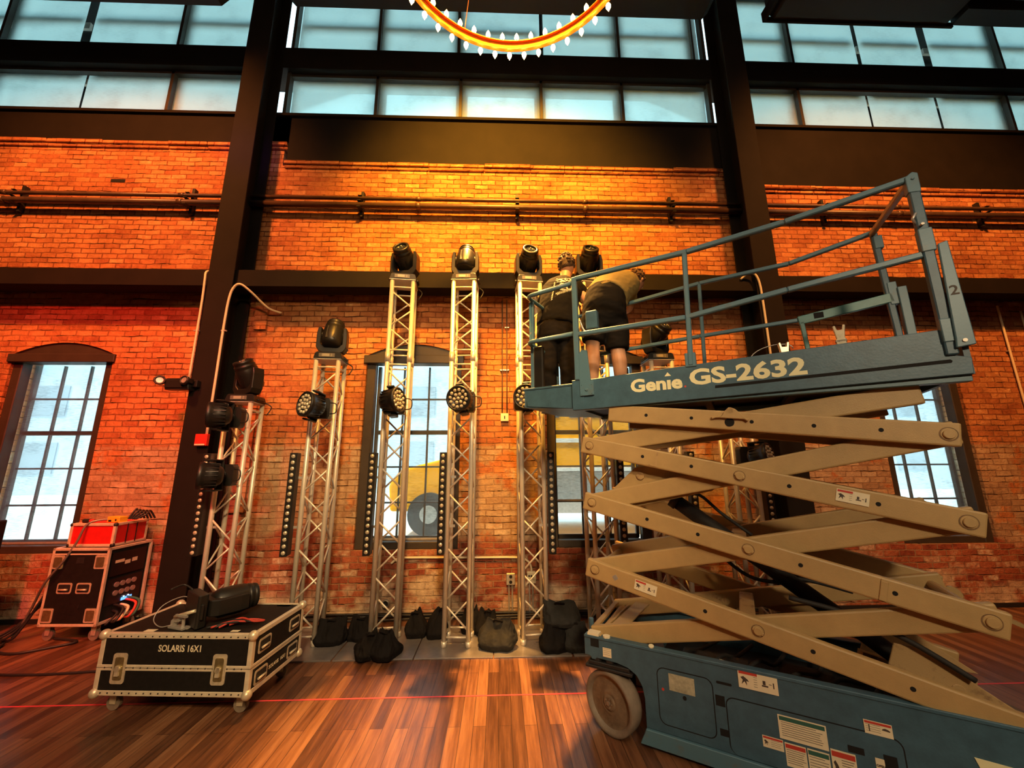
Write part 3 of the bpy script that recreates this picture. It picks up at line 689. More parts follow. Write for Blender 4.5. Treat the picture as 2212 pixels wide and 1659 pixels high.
# low case in front
W_, D_, ZB, ZT = 1.145, .66, .14, .54
cs = thing('road_case', 'low wide black road case on castors in front, stencilled SOLARIS 16X1', 'road case', (-2.352, 3.602, 0), R(-3.75))
MB().box(-W_ / 2, W_ / 2, -D_ / 2, D_ / 2, ZB, ZT).build('body', LAM, cs)
m = MB(); frame_edges(m, W_, D_, ZB, ZT, .030)
zs = ZB + .178
for y in (-1, 1):
    ya, yb = sorted((y * D_ / 2, y * (D_ / 2 + .005))); m.box(-W_ / 2 - .004, W_ / 2 + .004, ya, yb, zs - .020, zs + .020)
for x in (-1, 1):
    xa, xb = sorted((x * W_ / 2, x * (W_ / 2 + .005))); m.box(xa, xb, -D_ / 2 - .004, D_ / 2 + .004, zs - .020, zs + .020)
m.build('edge_trim', EDGE, cs, bevel=.003)
for x in (-1, 1):
    for y in (-1, 1):
        for z in (ZB, ZT):
            MB().ball((x * (W_ / 2 - .008), y * (D_ / 2 - .008), z + (.008 if z == ZB else -.008)), .036, n=14).build('ball_corner', HARD, cs)
MB().box(-W_ / 2 - .0055, W_ / 2 + .0055, -D_ / 2 - .0055, D_ / 2 + .0055, zs - .0015, zs + .0015).build('lid_seam', HOLE, cs)
for x in (-.405, .345): latch(cs, x, zs - .005, -D_ / 2 - .002)
rivs = MB()
for k in range(20):
    for z in (ZB + .015, ZT - .015, zs): rivs.cyl((-W_ / 2 + .06 + k * .054, -D_ / 2 - .004, z), (0, -1, 0), .005, .003, 8)
rivs.build('rivets', GREASE, cs)
MS = Matrix.Rotation(R(90), 4, 'Z')                                   # right end: local -y face turned to +x
for cx, cz in ((-.19, ZB + .29), (.20, ZB + .29), (-.20, ZB + .085), (.20, ZB + .085)): handle(cs, cx, cz, -W_ / 2 - .001, MS, .95)
tm = textmesh('SOLARIS 16X1', .062, .0012)
M = Matrix.Translation((-.135, -D_ / 2 - .0006, ZB + .285)) @ Matrix.Rotation(R(90), 4, 'X') @ Matrix.Diagonal((.86, 1, 1, 1))
MB().mesh(tm, M).build('stencil_text', CREAM, cs)
sl = MB().prism(rounded(.26, .11, .01), -W_ / 2 - .003, -W_ / 2, MS @ Matrix.Translation((.01, 0, ZB + .085))).build('label_plate', BLK, cs)
tm = textmesh('SOLARIS  16X1', .036, .0006)
MB().mesh(tm, MS @ Matrix.Translation((-.11, -W_ / 2 - .0034, ZB + .075)) @ Matrix.Rotation(R(90), 4, 'X') @ Matrix.Diagonal((.92, 1, 1, 1))).build('label_text', CREAM, sl)
for x in (-.48, .48):
    for y in (-.24, .24): castor(cs, x, y, ZB, .05)
MB().box(-.30, -.22, -.30, -.26, ZT + .004, ZT + .0055).box(-.10, .0, -.255, -.215, ZT + .004, ZT + .0055).box(.36, .42, -.29, -.26, ZT + .004, ZT + .0055).build('tape_marks', CREAM, cs)
for (x, y) in ((-.42, .29), (.42, .29)): MB().prism(rounded(.12, .07, .01), 0, .003, Matrix.Translation((x, y, ZT)) @ Matrix.Rotation(R(-90), 4, 'X')).build('stacking_cup', EDGE, cs)

# tall rack case against the wall
WR, DR, ZRB, ZRT = .60, .50, .155, .905
rk = thing('rack_case', 'tall black equipment rack case on castors by the left column', 'road case', (-4.425, 4.80, 0), R(-2.2))
MB().box(-WR / 2, WR / 2 - .03, -DR / 2, DR / 2, ZRB, ZRT).build('body', LAM, rk)
m = MB(); frame_edges(m, WR, DR, ZRB, ZRT, .022); m.box(-WR / 2 - .004, WR / 2 + .004, -DR / 2 - .004, -DR / 2, ZRT - .065, ZRT - .05).build('edge_trim', EDGE, rk, bevel=.003)
for x, z in ((-.225, ZRB + .10), (.225, ZRB + .10), (-.225, ZRT - .135), (.225, ZRT - .135)):
    o = MB().prism(rounded(.12, .135, .014), -DR / 2 - .005, -DR / 2, Matrix.Translation((x, 0, z))).build('butterfly_latch', HARD, rk)
    MB().prism(rounded(.085, .10, .01), -DR / 2 - .008, -DR / 2 - .005, Matrix.Translation((x, 0, z))).build('latch_dish', mat_latch, o)
for x in (-.10, .10): handle(rk, x, ZRB + .36, -DR / 2 - .001, Matrix(), 1.0)
MB().box(-.03, .05, -DR / 2 - .003, -DR / 2, ZRT - .15, ZRT - .09).box(.08, .09, -DR / 2 - .004, -DR / 2, ZRB + .17, ZRB + .20).build('worn_sticker', GREASE, rk)
MB().box(WR / 2 - .03, WR / 2 - .02, -DR / 2 + .03, DR / 2 - .03, ZRB + .03, ZRT - .04).build('rack_panel', HOLE, rk)
rp = MB().box(WR / 2 - .022, WR / 2 - .005, -DR / 2 + .05, DR / 2 - .06, ZRT - .30, ZRT - .06).box(WR / 2 - .022, WR / 2 - .008, -DR / 2 + .05, DR / 2 - .06, ZRB + .16, ZRB + .42).build('power_distribution_unit', BLKM, rk)
MB().box(WR / 2 - .004, WR / 2 - .002, -.16, -.06, ZRT - .17, ZRT - .14).box(WR / 2 - .004, WR / 2 - .002, -.05, .01, ZRT - .20, ZRT - .16).box(WR / 2 - .004, WR / 2 - .002, .03, .09, ZRT - .19, ZRT - .15).build('unit_labels', CREAM, rp)
for k in range(4):
    for q in range(2): MB().cyl((WR / 2 - .008, -.10 + k * .065, ZRB + .27 + q * .085), (1, 0, 0), .026, .012, 16).build('round_socket', GALV, rp)
for k in range(2): MB().box(WR / 2 - .004, WR / 2 + .0, .0 + k * .05, .012 + k * .05, ZRB + .205, ZRB + .212).build('indicator', LEDW, rp)
MB().box(WR / 2 - .006, WR / 2 - .003, -.02, .10, ZRB + .17, ZRB + .20).build('blue_display', BLUEL, rp)
for x in (-.24, .24):
    for y in (-.18, .18): castor(rk, x, y, ZRB, .055)
mess = [((-.17, .1), GREASE), ((-.1, .13), CREAM), ((-.03, .1), GRNP), ((.04, .12), REDP)]
for k in range(6):
    a = random.uniform(-.1, .06); mm_ = (CABLE, GALV, CREAM, CABLE, REDP, GRNP)[k]
    MB().tube(smoothpts([(WR / 2 - .02, a, ZRB + .09 + .02 * k), (WR / 2 + .06 + .02 * k, a - .03, ZRB + .07 + .018 * k), (WR / 2 + .05 + .03 * k, a - .12, ZRB + .0 + .01 * k), (WR / 2 + .02, a - .05, ZRB + .012)]), .012, 8).build('patch_cable', mm_, rk)

rd = thing('red_case', 'bright red flight case with pale edges, on top of the tall rack case', 'flight case', (-4.44, 4.83, ZRT + .004), R(-2.2))
MB().box(-.245, .245, -.19, .20, 0, .235).build('body', REDL, rd)
m = MB(); frame_edges(m, .49, .39, .0, .235, .024); m.build('edge_trim', EDGE, rd, bevel=.003)
for x in (-1, 1):
    for z in (.012, .223): MB().ball((x * .238, -.185, z), .022, n=12).build('ball_corner', GREASE, rd)
MB().box(.247, .251, -.06, -.05, .01, .22).box(.247, .251, .05, .06, .01, .22).build('side_seams', GREASE, rd)
pb = thing('yellow_power_box', 'yellow power splitter box lying on the red flight case', 'power box', (-4.30, 4.74, ZRT + .239), R(-12))
MB().box(-.085, .085, -.045, .045, 0, .065).build('body', YEL, pb, bevel=.006)
MB().box(.03, .05, -.047, -.044, .02, .04).box(-.06, -.02, -.047, -.044, .01, .03).build('sockets', BLK, pb)
for k in range(5):
    pts = [(-4.2 + .02 * k, 4.76, ZRT + .27), (-4.17 + .03 * k, 4.80, ZRT + .37 - .015 * k), (-4.20 + .035 * k, 4.86, ZRT + .35), (-4.20 + .04 * k, 4.92, ZRT + .26)]
    tag(MB().tube(smoothpts(pts), .010, 8).build('black_cable', CABLE), '%s black power cable looping out of the yellow box on the red case' % ('leftmost', 'second', 'middle', 'fourth', 'rightmost')[k], 'cable', 'cables looping from the yellow box')
cn = thing('cable_connector', 'red and black cable connector on the left end of the red case', 'connector', (-4.58, 4.70, ZRT + .262), R(8))
MB().cyl((-.04, 0, 0), (1, 0, 0), .022, .06, 14).build('plug', BLK, cn); MB().cyl((.02, 0, 0), (1, 0, 0), .017, .04, 14).build('collar', REDA, cn)
tag(MB().tube(smoothpts([(-4.36, 4.74, ZRT + .275), (-4.50, 4.63, ZRT + .245), (-4.53, 4.575, ZRT + .06), (-4.58, 4.53, ZRT - .12), (-4.72, 4.53, ZRT - .33), (-4.86, 4.60, .35), (-4.95, 4.62, .16), (-5.0, 4.60, .04)]), .011, 8).build('grey_cable', PANELM), 'long brownish cable hanging down the front of the rack case', 'cable')
for k in range(4):
    pts = [(-4.78 - .02 * k, 4.70 + .03 * k, .62 - .04 * k), (-4.86, 4.66 + .02 * k, .36), (-4.93 - .03 * k, 4.60, .12), (-5.02 - .08 * k, 4.58 - .02 * k, .02 + .004 * k), (-5.45 - .14 * k, 4.74 + .03 * k, .02), (-6.3, 4.8 + .035 * k, .02)]
    tag(MB().tube(smoothpts(pts), .012, 8).build('black_cable', CABLE), '%s black cable of the four running left from behind the rack case' % ('first', 'second', 'third', 'last')[k], 'cable', 'cable bundle left of the rack case')
pts = [(-4.98, 4.52, .02), (-4.86, 4.36, .015), (-4.62, 4.30, .015), (-4.42, 4.42, .015), (-4.30, 4.55, .015), (-4.6, 4.62, .02)]
tag(MB().tube(smoothpts(pts), .012, 8).build('black_cable', CABLE), 'loop of black cable on the floor in front of the rack case', 'cable')
tag(MB().tube(smoothpts([(-6.8, 3.75, .012), (-5.2, 3.95, .012), (-4.0, 3.9, .012), (-3.2, 3.98, .012)]), .010, 8).build('black_cable', CABLE), 'single black cable crossing the red lit floor toward the low case', 'cable')
lp = thing('black_cabinet', 'black equipment cabinet cut off by the left edge of the picture', 'cabinet', (-5.60, 4.38, 0), R(0))
MB().box(-.28, .28, -.22, .22, .04, 1.20).build('body', LAM, lp, bevel=.01); MB().box(-.2, .2, -.226, -.219, .2, 1.05).build('front_panel', BLK, lp)
for x in (-.2, .2): MB().cyl((x, -.12, .02), (0, 1, 0), .02, .03, 10).build('castor', TYRE, lp)

# moving head lying on the low case, its hook clamp and a tangle of cable
lh = moving_head('black moving head light lying on its side on the low road case', (-2.31, 3.52, ZT + .155), 0, 0, 0, group=None)
lh.matrix_world = Matrix.Translation((-2.40, 3.40, ZT + .125)) @ Matrix(((-.78, 0, .62, 0), (.62, 0, .78, 0), (0, 1, 0, 0), (0, 0, 0, 1))) @ Matrix.Diagonal((.9, .9, .9, 1))
hc = thing('hook_clamp', 'silver hook clamp with a wire loop on the front of the low road case', 'clamp', (-2.44, 3.37, ZT + .006), R(-20))
MB().box(-.09, .07, -.03, .03, 0, .012).prism([(-.08, .012), (-.08, .05), (-.05, .075), (-.01, .07), (.0, .05), (-.02, .045), (-.05, .045), (-.055, .012)], -.02, .02).box(-.02, .1, -.035, -.02, .09, .105).cyl((.03, 0, .01), (0, 0, 1), .012, .09, 10).build('jaw', GALV, hc)
MB().tube([(-.03, -.03, .085), (.14, .0, .135)], .012, 8).build('handle_bar', HARD, hc)
tag(MB().tube(smoothpts([(-2.50, 3.38, ZT + .03), (-2.58, 3.36, ZT + .02), (-2.67, 3.40, ZT + .06), (-2.66, 3.46, ZT + .14), (-2.54, 3.50, ZT + .19), (-2.42, 3.46, ZT + .16)]), .0035, 6).build('safety_wire', GALV), 'thin wire safety loop standing up beside the hook clamp on the case', 'wire')
for k in range(4):
    x = -2.12 + .03 * k
    pts = [(x - .10, 3.34, ZT + .015), (x, 3.37 + .02 * k, ZT + .03 + .006 * k), (x + .12, 3.40, ZT + .035), (x + .17, 3.43 + .01 * k, ZT + .02), (x + .05, 3.44, ZT + .02 + .005 * k), (x - .05, 3.38, ZT + .018)]
    tag(MB().tube(smoothpts(pts), .007, 7).build('coiled_cable', REDP if k % 2 else CABLE), '%s cable of the small coil on top of the low road case' % ('leftmost black', 'left dark red', 'right black', 'rightmost dark red')[k], 'cable', 'cable coil on the low road case')

# ================================================================== SCISSOR LIFT   local x along the lift, y across it (away from the camera), z up
LR = R(-31.6)
lift = thing('scissor_lift', 'raised blue scissor lift with tan arms and railed platform', 'scissor lift', (.777, 2.933, 0), LR)
WW = .81
prof = [(-.205, .58), (-.205, .455), (-.165, .452), (-.155, .435), (-.13, .435), (-.12, .447), (.02, .445), (.09, .432), (.145, .40), (.178, .345), (.19, .28), (.19, .12),
        (1.86, .12), (1.86, .28), (1.872, .345), (1.905, .40), (1.96, .432), (2.03, .445), (2.24, .455), (2.24, .58)]
ch = MB().prism(prof, 0, .03).prism([p for p in prof if p[0] < 1.865] + [(1.89, .30), (1.89, .58)], WW - .03, WW)
ch.box(-.205, -.18, .03, WW - .03, .45, .56).box(2.215, 2.24, .03, WW - .03, .45, .58)
ch.box(.2, 1.86, .03, WW - .03, .12, .15).box(-.205, 2.24, -.006, .0, .566, .584).box(-.205, 2.24, .0, .055, .572, .582).box(-.205, 1.89, WW - .055, WW, .572, .582)
chassis = ch.build('chassis', BLUE, lift, bevel=.004)
MB().prism([(.15, .03), (.19, .118), (1.86, .118), (1.9, .03)], -.018, .012).prism([(.15, .03), (.19, .118), (1.86, .118), (1.9, .03)], WW - .012, WW + .018).build('pothole_guard', BLUED, chassis, bevel=.003)
MB().box(.24, 1.84, .04, WW - .04, .15, .40).box(.4, .8, .1, .35, .40, .50).box(.95, 1.25, .15, .5, .40, .47).box(1.45, 1.75, .1, .6, .40, .50).build('battery_tray', GREASE, chassis, bevel=.01)
gg = MB()
for k in range(6): gg.tube(smoothpts([(.35 + .2 * k, .1, .50), (.45 + .2 * k, .22 + .03 * (k % 3), .53), (.5 + .22 * k, .4, .48), (.62 + .2 * k, .6, .50)]), .012, 7)
gg.build('hydraulic_hoses', RUB, chassis)
MB().prism([(.62, .505), (.74, .50), (.75, .55), (.64, .565)], .10, .104).build('manual_pouch', CREAM, chassis)
def rr(x0, x1, z0, z1, r, y0, y1): return MB().prism(rounded(x1 - x0, z1 - z0, r, 5), y0, y1, Matrix.Translation(((x0 + x1) / 2, 0, (z0 + z1) / 2)))
for x0, x1, z0, z1 in ((.280, .592, .172, .480), (.664, 1.43, .10, .408)):
    g = rr(x0 - .006, x1 + .006, max(z0 - .006, .122), z1 + .006, .045, -.0008, .001).build('door_gap', HOLE, chassis)
    d = rr(x0, x1, max(z0, .124), z1, .04, -.0022, .001).build('door_panel', BLUE, chassis)
rr(.422, .444, .332, .356, .0105, -.004, -.001).build('lock_hole', HOLE, chassis)
rr(.300, .316, .355, .371, .0075, -.004, -.001).build('round_sticker', REDP, chassis)
rr(.618, .700, .470, .484, .006, -.001, .001).build('slot', HOLE, chassis)
MB().box(.606, .655, -.0015, .001, .352, .408).box(.615, .66, -.0015, .001, .20, .236).build('hinge_recess', HOLE, chassis)
MB().box(1.21, 1.275, -.004, .001, .30, .33).build('door_catch', HOLE, chassis); MB().box(1.35, 1.40, -.006, .001, .26, .33).build('door_catch', HOLE, chassis)
MB().box(-.160, -.100, -.001, .001, .515, .575).build('tie_down_slot', HOLE, chassis)
MB().box(-.18, -.10, -.002, .06, .584, .60).cyl((-.05, .02, .582), (0, 0, 1), .025, .012, 14).build('stop_block', CREAM, chassis)
MB().cyl((-.19, .12, .55), (0, 0, 1), .018, .10, 10).build('corner_post', BLUE, chassis)
MB().cyl((.25, .012, .588), (0, -.3, 1), .017, .006, 12).build('worn_paint_spot', CREAM, chassis)
# safety labels
def decal(x0, x1, z0, z1, head=None, lines=6, fig=None, name='safety_label', par=None, y=-.0045, slope=0.0, base=CREAM):
    par = par or chassis
    cx, cz = (x0 + x1) / 2, (z0 + z1) / 2; w_, h = x1 - x0, z1 - z0
    M = Matrix.Translation((cx, y, cz)) @ Matrix.Rotation(-slope, 4, 'Y')
    o = MB().box(-w_ / 2, w_ / 2, 0, .0015, -h / 2, h / 2, M).build(name, base, par)
    tx0 = -w_ / 2 + w_ * .06
    if head is not None:
        hh = h * .17; MB().box(-w_ / 2 + w_ * .03, w_ / 2 - w_ * .03 if fig != 'split' else 0, -.0006, .0, h / 2 - h * .05 - hh, h / 2 - h * .05, M).build('label_header', head, o)
        top = h / 2 - h * .28
    else: top = h / 2 - h * .1
    m = MB(); st = (top + h / 2 - h * .08) / max(1, lines)
    for k in range(lines):
        a = tx0 + (w_ * .34 if fig in ('left', 'split') else 0); e = w_ / 2 - w_ * (.06 + random.uniform(0, .18))
        if fig == 'split': e = min(e, -w_ * .01)
        if fig == 'car': e = w_ * .08
        m.box(a, e, -.0006, 0, top - st * k - h * .018, top - st * k, M)
    if fig in ('left', 'split'):
        m.prism([(-w_ * .42, -h * .3), (-w_ * .38, -h * .05), (-w_ * .44, h * .08), (-w_ * .36, h * .16), (-w_ * .26, h * .02), (-w_ * .22, -h * .1), (-w_ * .29, -h * .08), (-w_ * .28, -h * .32), (-w_ * .34, -h * .12)], -.0006, 0, M)
    if fig == 'split':
        m.box(w_ * .10, w_ * .26, -.0006, 0, -h * .18, -h * .10, M).box(w_ * .13, w_ * .2, -.0006, 0, -h * .08, h * .14, M).box(w_ * .38, w_ * .41, -.0006, 0, -h * .18, h * .12, M).box(w_ * .28, w_ * .35, -.0006, 0, -h * .02, h * .01, M)
    if fig == 'car':
        m.box(-w_ * .34, -w_ * .30, -.0006, 0, -h * .3, h * .2, M).prism([(w_ * .12, -h * .02), (w_ * .16, h * .08), (w_ * .24, h * .14), (w_ * .34, h * .1), (w_ * .42, 0), (w_ * .4, -h * .06)], -.0006, 0, M)
    m.build('label_print', INK, o)
    return o
decal(.738, .933, .481, .575, REDP, 5, 'split'); decal(.913, 1.128, .275, .390, GRNP, 7); decal(.828, .925, .210, .266, REDP, 4, 'left')
decal(.931, 1.026, .150, .261, REDP, 7); decal(1.032, 1.126, .14, .262, GRNP, 6); decal(1.134, 1.236, .15, .292, REDP, 8, 'left')
decal(1.291, 1.401, .408, .469, REDP, 4, 'car'); decal(-.073, -.014, .469, .525, None, 4)
decal(.347, .495, .369, .463, None, 0, base=mat('faded_label', (.42, .40, .28), .6, 0, .35, 30), name='faded_label')
o = decal(1.314, 1.352, .24, .306, None, 0, name='open_label')
MB().mesh(textmesh('OPEN', .0135, .0006), Matrix.Translation((1.3155, -.0052, .27)) @ Matrix.Rotation(R(90), 4, 'X')).build('label_print', INK, o)
MB().prism([(1.68, .418), (1.86, .412), (1.86, .34), (1.70, .35), (1.69, .39)], -.004, .001).build('yellow_chevron_label', CREAMT, chassis)
# wheels
def lwheel(x, y, rz, nm):
    M = Matrix.Translation((x, y, .190)) @ Matrix.Rotation(R(rz), 4, 'Z') @ Matrix.Rotation(R(90), 4, 'X')
    o = MB().lathe([(-.105, .14), (-.112, .17), (-.105, .186), (-.08, .190), (.0, .190), (.006, .184), (.008, .172), (.004, .163), (-.012, .152), (-.018, .150)], M, 40).build(nm, TYRE, lift)
    MB().lathe([(-.10, .14), (-.10, 0)], M, 30).lathe([(-.018, .151), (-.022, .13), (-.016, .115), (-.02, .09), (-.012, .07), (-.008, .055), (-.012, .05), (-.004, .045), (.0, .03), (-.004, .024), (-.004, 0)], M, 30).build('hub', HUBM, o)
    nb = MB().cyl(M @ Vector((0, 0, -.004)), M.to_3x3() @ Vector((0, 0, 1)), .013, .014, 6)
    for k in range(5):
        a = k * 2 * PI / 5; nb.cyl(M @ Vector((.026 * math.cos(a), .026 * math.sin(a), -.006)), M.to_3x3() @ Vector((0, 0, 1)), .0045, .010, 6)
    nb.build('hub_nut', BRONZE, o)
lwheel(-.052, .003, -20, 'wheel'); lwheel(-.02, WW - .01 - .0, 160, 'wheel'); lwheel(2.05, .012, 0, 'wheel'); lwheel(2.05, WW - .012, 180, 'wheel')
MB().box(-.18, .10, .0, .13, .400, .425).box(-.20, .12, -.012, .10, .384, .402).box(.02, .1, .1, .16, .2, .4).cyl((-.125, .04, .42), (0, 0, 1), .035, .035, 14).cyl((-.035, .04, .425), (0, 0, 1), .04, .03, 6).build('steering_fork', GREASE, lift, bevel=.004)
MB().box(-.18, .10, WW - .13, WW - .0, .400, .425).box(-.03, .05, WW - .2, WW - .13, .12, .42).build('steering_fork', GREASE, lift)

# scissor arms
LZ = [2.24, 1.898, 1.478, 1.012, .565]      # pins at the left end
RZ = [2.24, 1.905, 1.465, 1.010, .575]      # pins at the right end
SL, SR, SM = -.11, 1.845, .82
AH = .125
def arm(p, q, y0, y1, name, ext=.075, m=TAN, flange=True, bosses=(), holes=(), endcap=True):
    p = Vector((p[0], 0, p[1])); q = Vector((q[0], 0, q[1])); d = (q - p); L = d.length; d.normalize()
    ang = math.atan2(d.z, d.x); M = Matrix.Translation(p) @ Matrix.Rotation(-ang, 4, 'Y')
    b = MB().box(-ext, L + ext, y0, y1, -AH / 2, AH / 2, M)
    o = b.build(name, m, lift, bevel=.010, seg=2)
    for u in holes: MB().cyl(M @ Vector((u * L, y0 + .001, 0)), (0, -1, 0), .0115, .0022, 16).build('bolt_hole', HOLE, o)
    for u, r in bosses:
        MB().cyl(M @ Vector((u * L, y0 + .001, 0)), (0, -1, 0), r * 1.55, .0022, 28).build('pin_outline_ring', TAND, o)  # flat darker ring that outlines the boss
        pb_ = MB().cyl(M @ Vector((u * L, y0, 0)), (0, -1, 0), r * 1.35, .004, 24).cyl(M @ Vector((u * L, y0 - .004, 0)), (0, -1, 0), r, .010, 20)
        if u in (.5,): pb_.box(-.030, .030, -.012, 0, -.008, .008, Matrix.Translation(M @ Vector((u * L, y0, 0))) @ Matrix.Rotation(.5, 4, 'Y'))
        pb_.build('pin_boss', TAN, o, bevel=.002)
    return o, M, L
outer = []
for k in range(4):
    p = (SL, LZ[k]); q = (SR, RZ[k + 1])
    if k == 0: p = (.10, 2.135)
    bs = [(1.0, .024)] + ([(.0, .022), (.5, .022)] if k > 0 else [])
    if k == 3: bs = [(0, .022), (.5, .022)]
    hs = (.20, .36, .63, .83)
    if k == 0: hs = (.13, .30, .50, .68, .85); 
    o, M, L = arm(p, q, .012, .062, 'scissor_arm', bosses=bs, holes=hs, ext=.065 if k else .05)
    outer.append((o, M, L))
o, M, L = outer[0]
MB().cyl(M @ Vector((.43 * L, .0105, -.012)), (0, -1, 0), .028, .002, 24).build('pin_bore', HOLE, o)
MB().prism([(-.11, .015), (-.05, .02), (-.03, .06), (.0, .085), (.03, .075), (.09, .02), (.11, .015), (.10, .0), (.08, .012), (-.08, .012), (-.10, .0)], -.012, .012, M @ Matrix.Translation((.43 * L, 0, .0))).cyl(M @ Vector((.43 * L, .0, .062)), (0, -1, 0), .022, .012, 20).build('bearing_bracket', TAN, o, bevel=.003)
o, M, L = outer[1]
MB().box(.245 * L, .25 * L, .008, .012, -.04, .05, M).box(.225 * L, .25 * L, .008, .012, -.05, -.042, M).build('weld_seam', TANW, o)
decal(-.072, .072, -.034, .034, REDP, 4, 'split', par=o, y=.0075).matrix_basis = M @ Matrix.Translation((.775 * L, 0, .008))
o, M, L = outer[2]
MB().box(.80 * L, .803 * L, .008, .013, -.05, .055, M).box(.80 * L, .815 * L, .004, .013, -.055, .045, M).build('repair_plate', TAN, o, bevel=.002)
o, M, L = outer[3]
decal(-.072, .072, -.032, .032, REDP, 4, 'split', par=o, y=.0075).matrix_basis = M @ Matrix.Translation((.178 * L, 0, .008))
MB().prism([(-.022, 0), (0, .022), (.022, 0), (0, -.022)], .0105, .012, M @ Matrix.Translation((.075 * L, 0, 0))).build('grey_diamond_mark', GALV, o)
for k in range(4):          # inner arms, near side: low left to high right
    p = (SL, LZ[k + 1]); q = (SR, RZ[k])
    if k == 0: q = (1.74, 2.135)
    arm(p, q, .070, .118, 'inner_scissor_arm', ext=.06)
for k in range(4):          # far side pair
    p = (SL, LZ[k + 1]); q = (SR, RZ[k])
    if k == 0: q = (1.74, 2.135)
    arm(p, q, WW - .118, WW - .070, 'inner_scissor_arm', ext=.06)
    p = (SL, LZ[k]); q = (SR, RZ[k + 1])
    if k == 0: p = (.10, 2.135)
    arm(p, q, WW - .062, WW - .012, 'scissor_arm', ext=.065)
for k in (1, 2, 3, 4): MB().cyl((SL, .02, LZ[k]), (0, 1, 0), .026, WW - .04, 16).build('cross_tube', TAN, lift)
for k in (1, 2, 3): MB().cyl((SR, .02, RZ[k]), (0, 1, 0), .026, WW - .04, 16).build('cross_tube', TAN, lift)
for k in range(1, 4): MB().box(SM - .045, SM + .045, .118, WW - .118, (LZ[k] + RZ[k + 1]) / 2 - .03, (LZ[k] + RZ[k + 1]) / 2 + .03).build('cross_tube', TANW, lift, bevel=.006)
# frame at the low left end where the bottom arms roll
MB().box(-.17, .35, .07, .118, .50, .515).bar((-.16, .1, .60), (-.16, WW - .1, .60), .04, .02).bar((.0, .12, .62), (.06, WW - .12, .63), .11, .012).bar((-.09, .11, .60), (-.05, WW - .11, .60), .02, .02).build('roller_frame', TAN, lift, bevel=.003)
MB().box(-.19, -.03, WW - .08, WW - .03, .58, .60).build('yellow_rub_strip', YEL, lift)
# cylinder bracket and hydraulic cylinder
M = Matrix.Translation((0, .125, 0))
MB().prism([(-.07, 1.49), (.20, 1.735), (.30, 1.745), (.78, 1.67), (.70, 1.58), (.1, 1.43)], .12, .135).build('cylinder_bracket', TAN, lift, bevel=.003)
MB().cyl((.235, .12, 1.675), (0, -1, 0), .028, .012, 20).build('bracket_pin', TANW, lift)
c0, c1 = Vector((.40, .40, 1.50)), Vector((1.30, .40, .84)); dd = (c1 - c0).normalized()
cy = MB().tube([c0, c1], .052, 20).tube([c0, c0 + dd * .05], .062, 20).build('hydraulic_cylinder', GREASE, lift)
MB().tube([c0 - dd * .22, c0], .022, 14).build('piston_rod', GALV, cy)
MB().tube([c1, c1 + dd * .35], .05, 16).build('cylinder_base', GREASE, cy)
MB().tube(smoothpts([c0 + Vector((.10, -.03, .03)), c0 + Vector((.20, -.03, .03)), c0 + Vector((.33, -.04, -.09)), c0 + Vector((.50, -.05, -.22))]), .011, 8).build('hose', RUB, cy)
MB().tube(smoothpts([(.66, .40, 1.18), (.74, .40, 1.08), (.86, .40, 1.0), (1.0, .40, .985), (1.16, .40, 1.02), (1.4, .4, .98)]), .012, 8).build('hose', RUB, lift)
MB().tube(smoothpts([(1.05, .13, .97), (1.3, .13, .93), (1.5, .13, .86), (1.62, .13, .80), (1.78, .13, .70)]), .014, 8).build('hose', RUB, lift)
MB().prism([(1.42, .56), (1.50, .80), (1.60, .80), (1.95, .56)], .16, .175).prism([(1.42, .56), (1.50, .80), (1.60, .80), (1.95, .56)], WW - .175, WW - .16).cyl((1.72, .155, .63), (0, 1, 0), .028, WW - .31, 16).build('pivot_bracket', TANW, lift, bevel=.003)
MB().bar((1.40, .50, .60), (1.9, .62, .47), .06, .05).bar((1.50, .66, .60), (1.95, .74, .47), .06, .05).build('pivot_stay', TANW, lift)
MB().bar((1.95, WW + .04, .93), (2.25, WW + .04, .80), .02, .09, (0, 1, 0)).cyl((1.97, WW + .03, .93), (0, 1, 0), .05, .02, 18).build('side_lever', TAN, lift)

# platform
def zt(s): return .0165 * (s + .2)
deck = MB().prism([(-.22, 2.215), (1.985, 2.215 + .036), (1.985, 2.26 + .036), (-.22, 2.26)], .02, WW - .02).build('platform_deck', GREASE, lift)
side = [(-.225, 2.178), (1.985, 2.212), (1.992, 2.30), (1.935, 2.318), (1.93, 2.468), (-.02, 2.416), (-.225, 2.414)]
toe = MB().prism(side, -.004, .012).box(-.225, -.13, -.010, -.004, 2.178, 2.42).build('toe_board', BLUE, lift, bevel=.003)
MB().prism(side, WW - .012, WW + .004).build('toe_board', BLUE, lift, bevel=.003)
MB().prism([(1.965, 2.212), (1.99, 2.212), (1.99, 2.45), (1.965, 2.45)], 0, WW).build('end_board', BLUE, lift)
MB().prism([(.787, 2.255), (.79, 2.274), (1.91, 2.298), (1.918, 2.289), (1.912, 2.279)], -.0052, -.0038).build('slide_slot', HOLE, toe)
MB().box(-.225, 1.985, .02, .075, 2.178, 2.215).box(-.225, 1.985, WW - .075, WW - .02, 2.178, 2.215).build('platform_rails_under', BLUED, lift, bevel=.003)
for x in (.2, .7, 1.2, 1.7): MB().box(x, x + .05, .075, WW - .075, 2.185, 2.215).build('deck_crossmember', GREASE, lift)
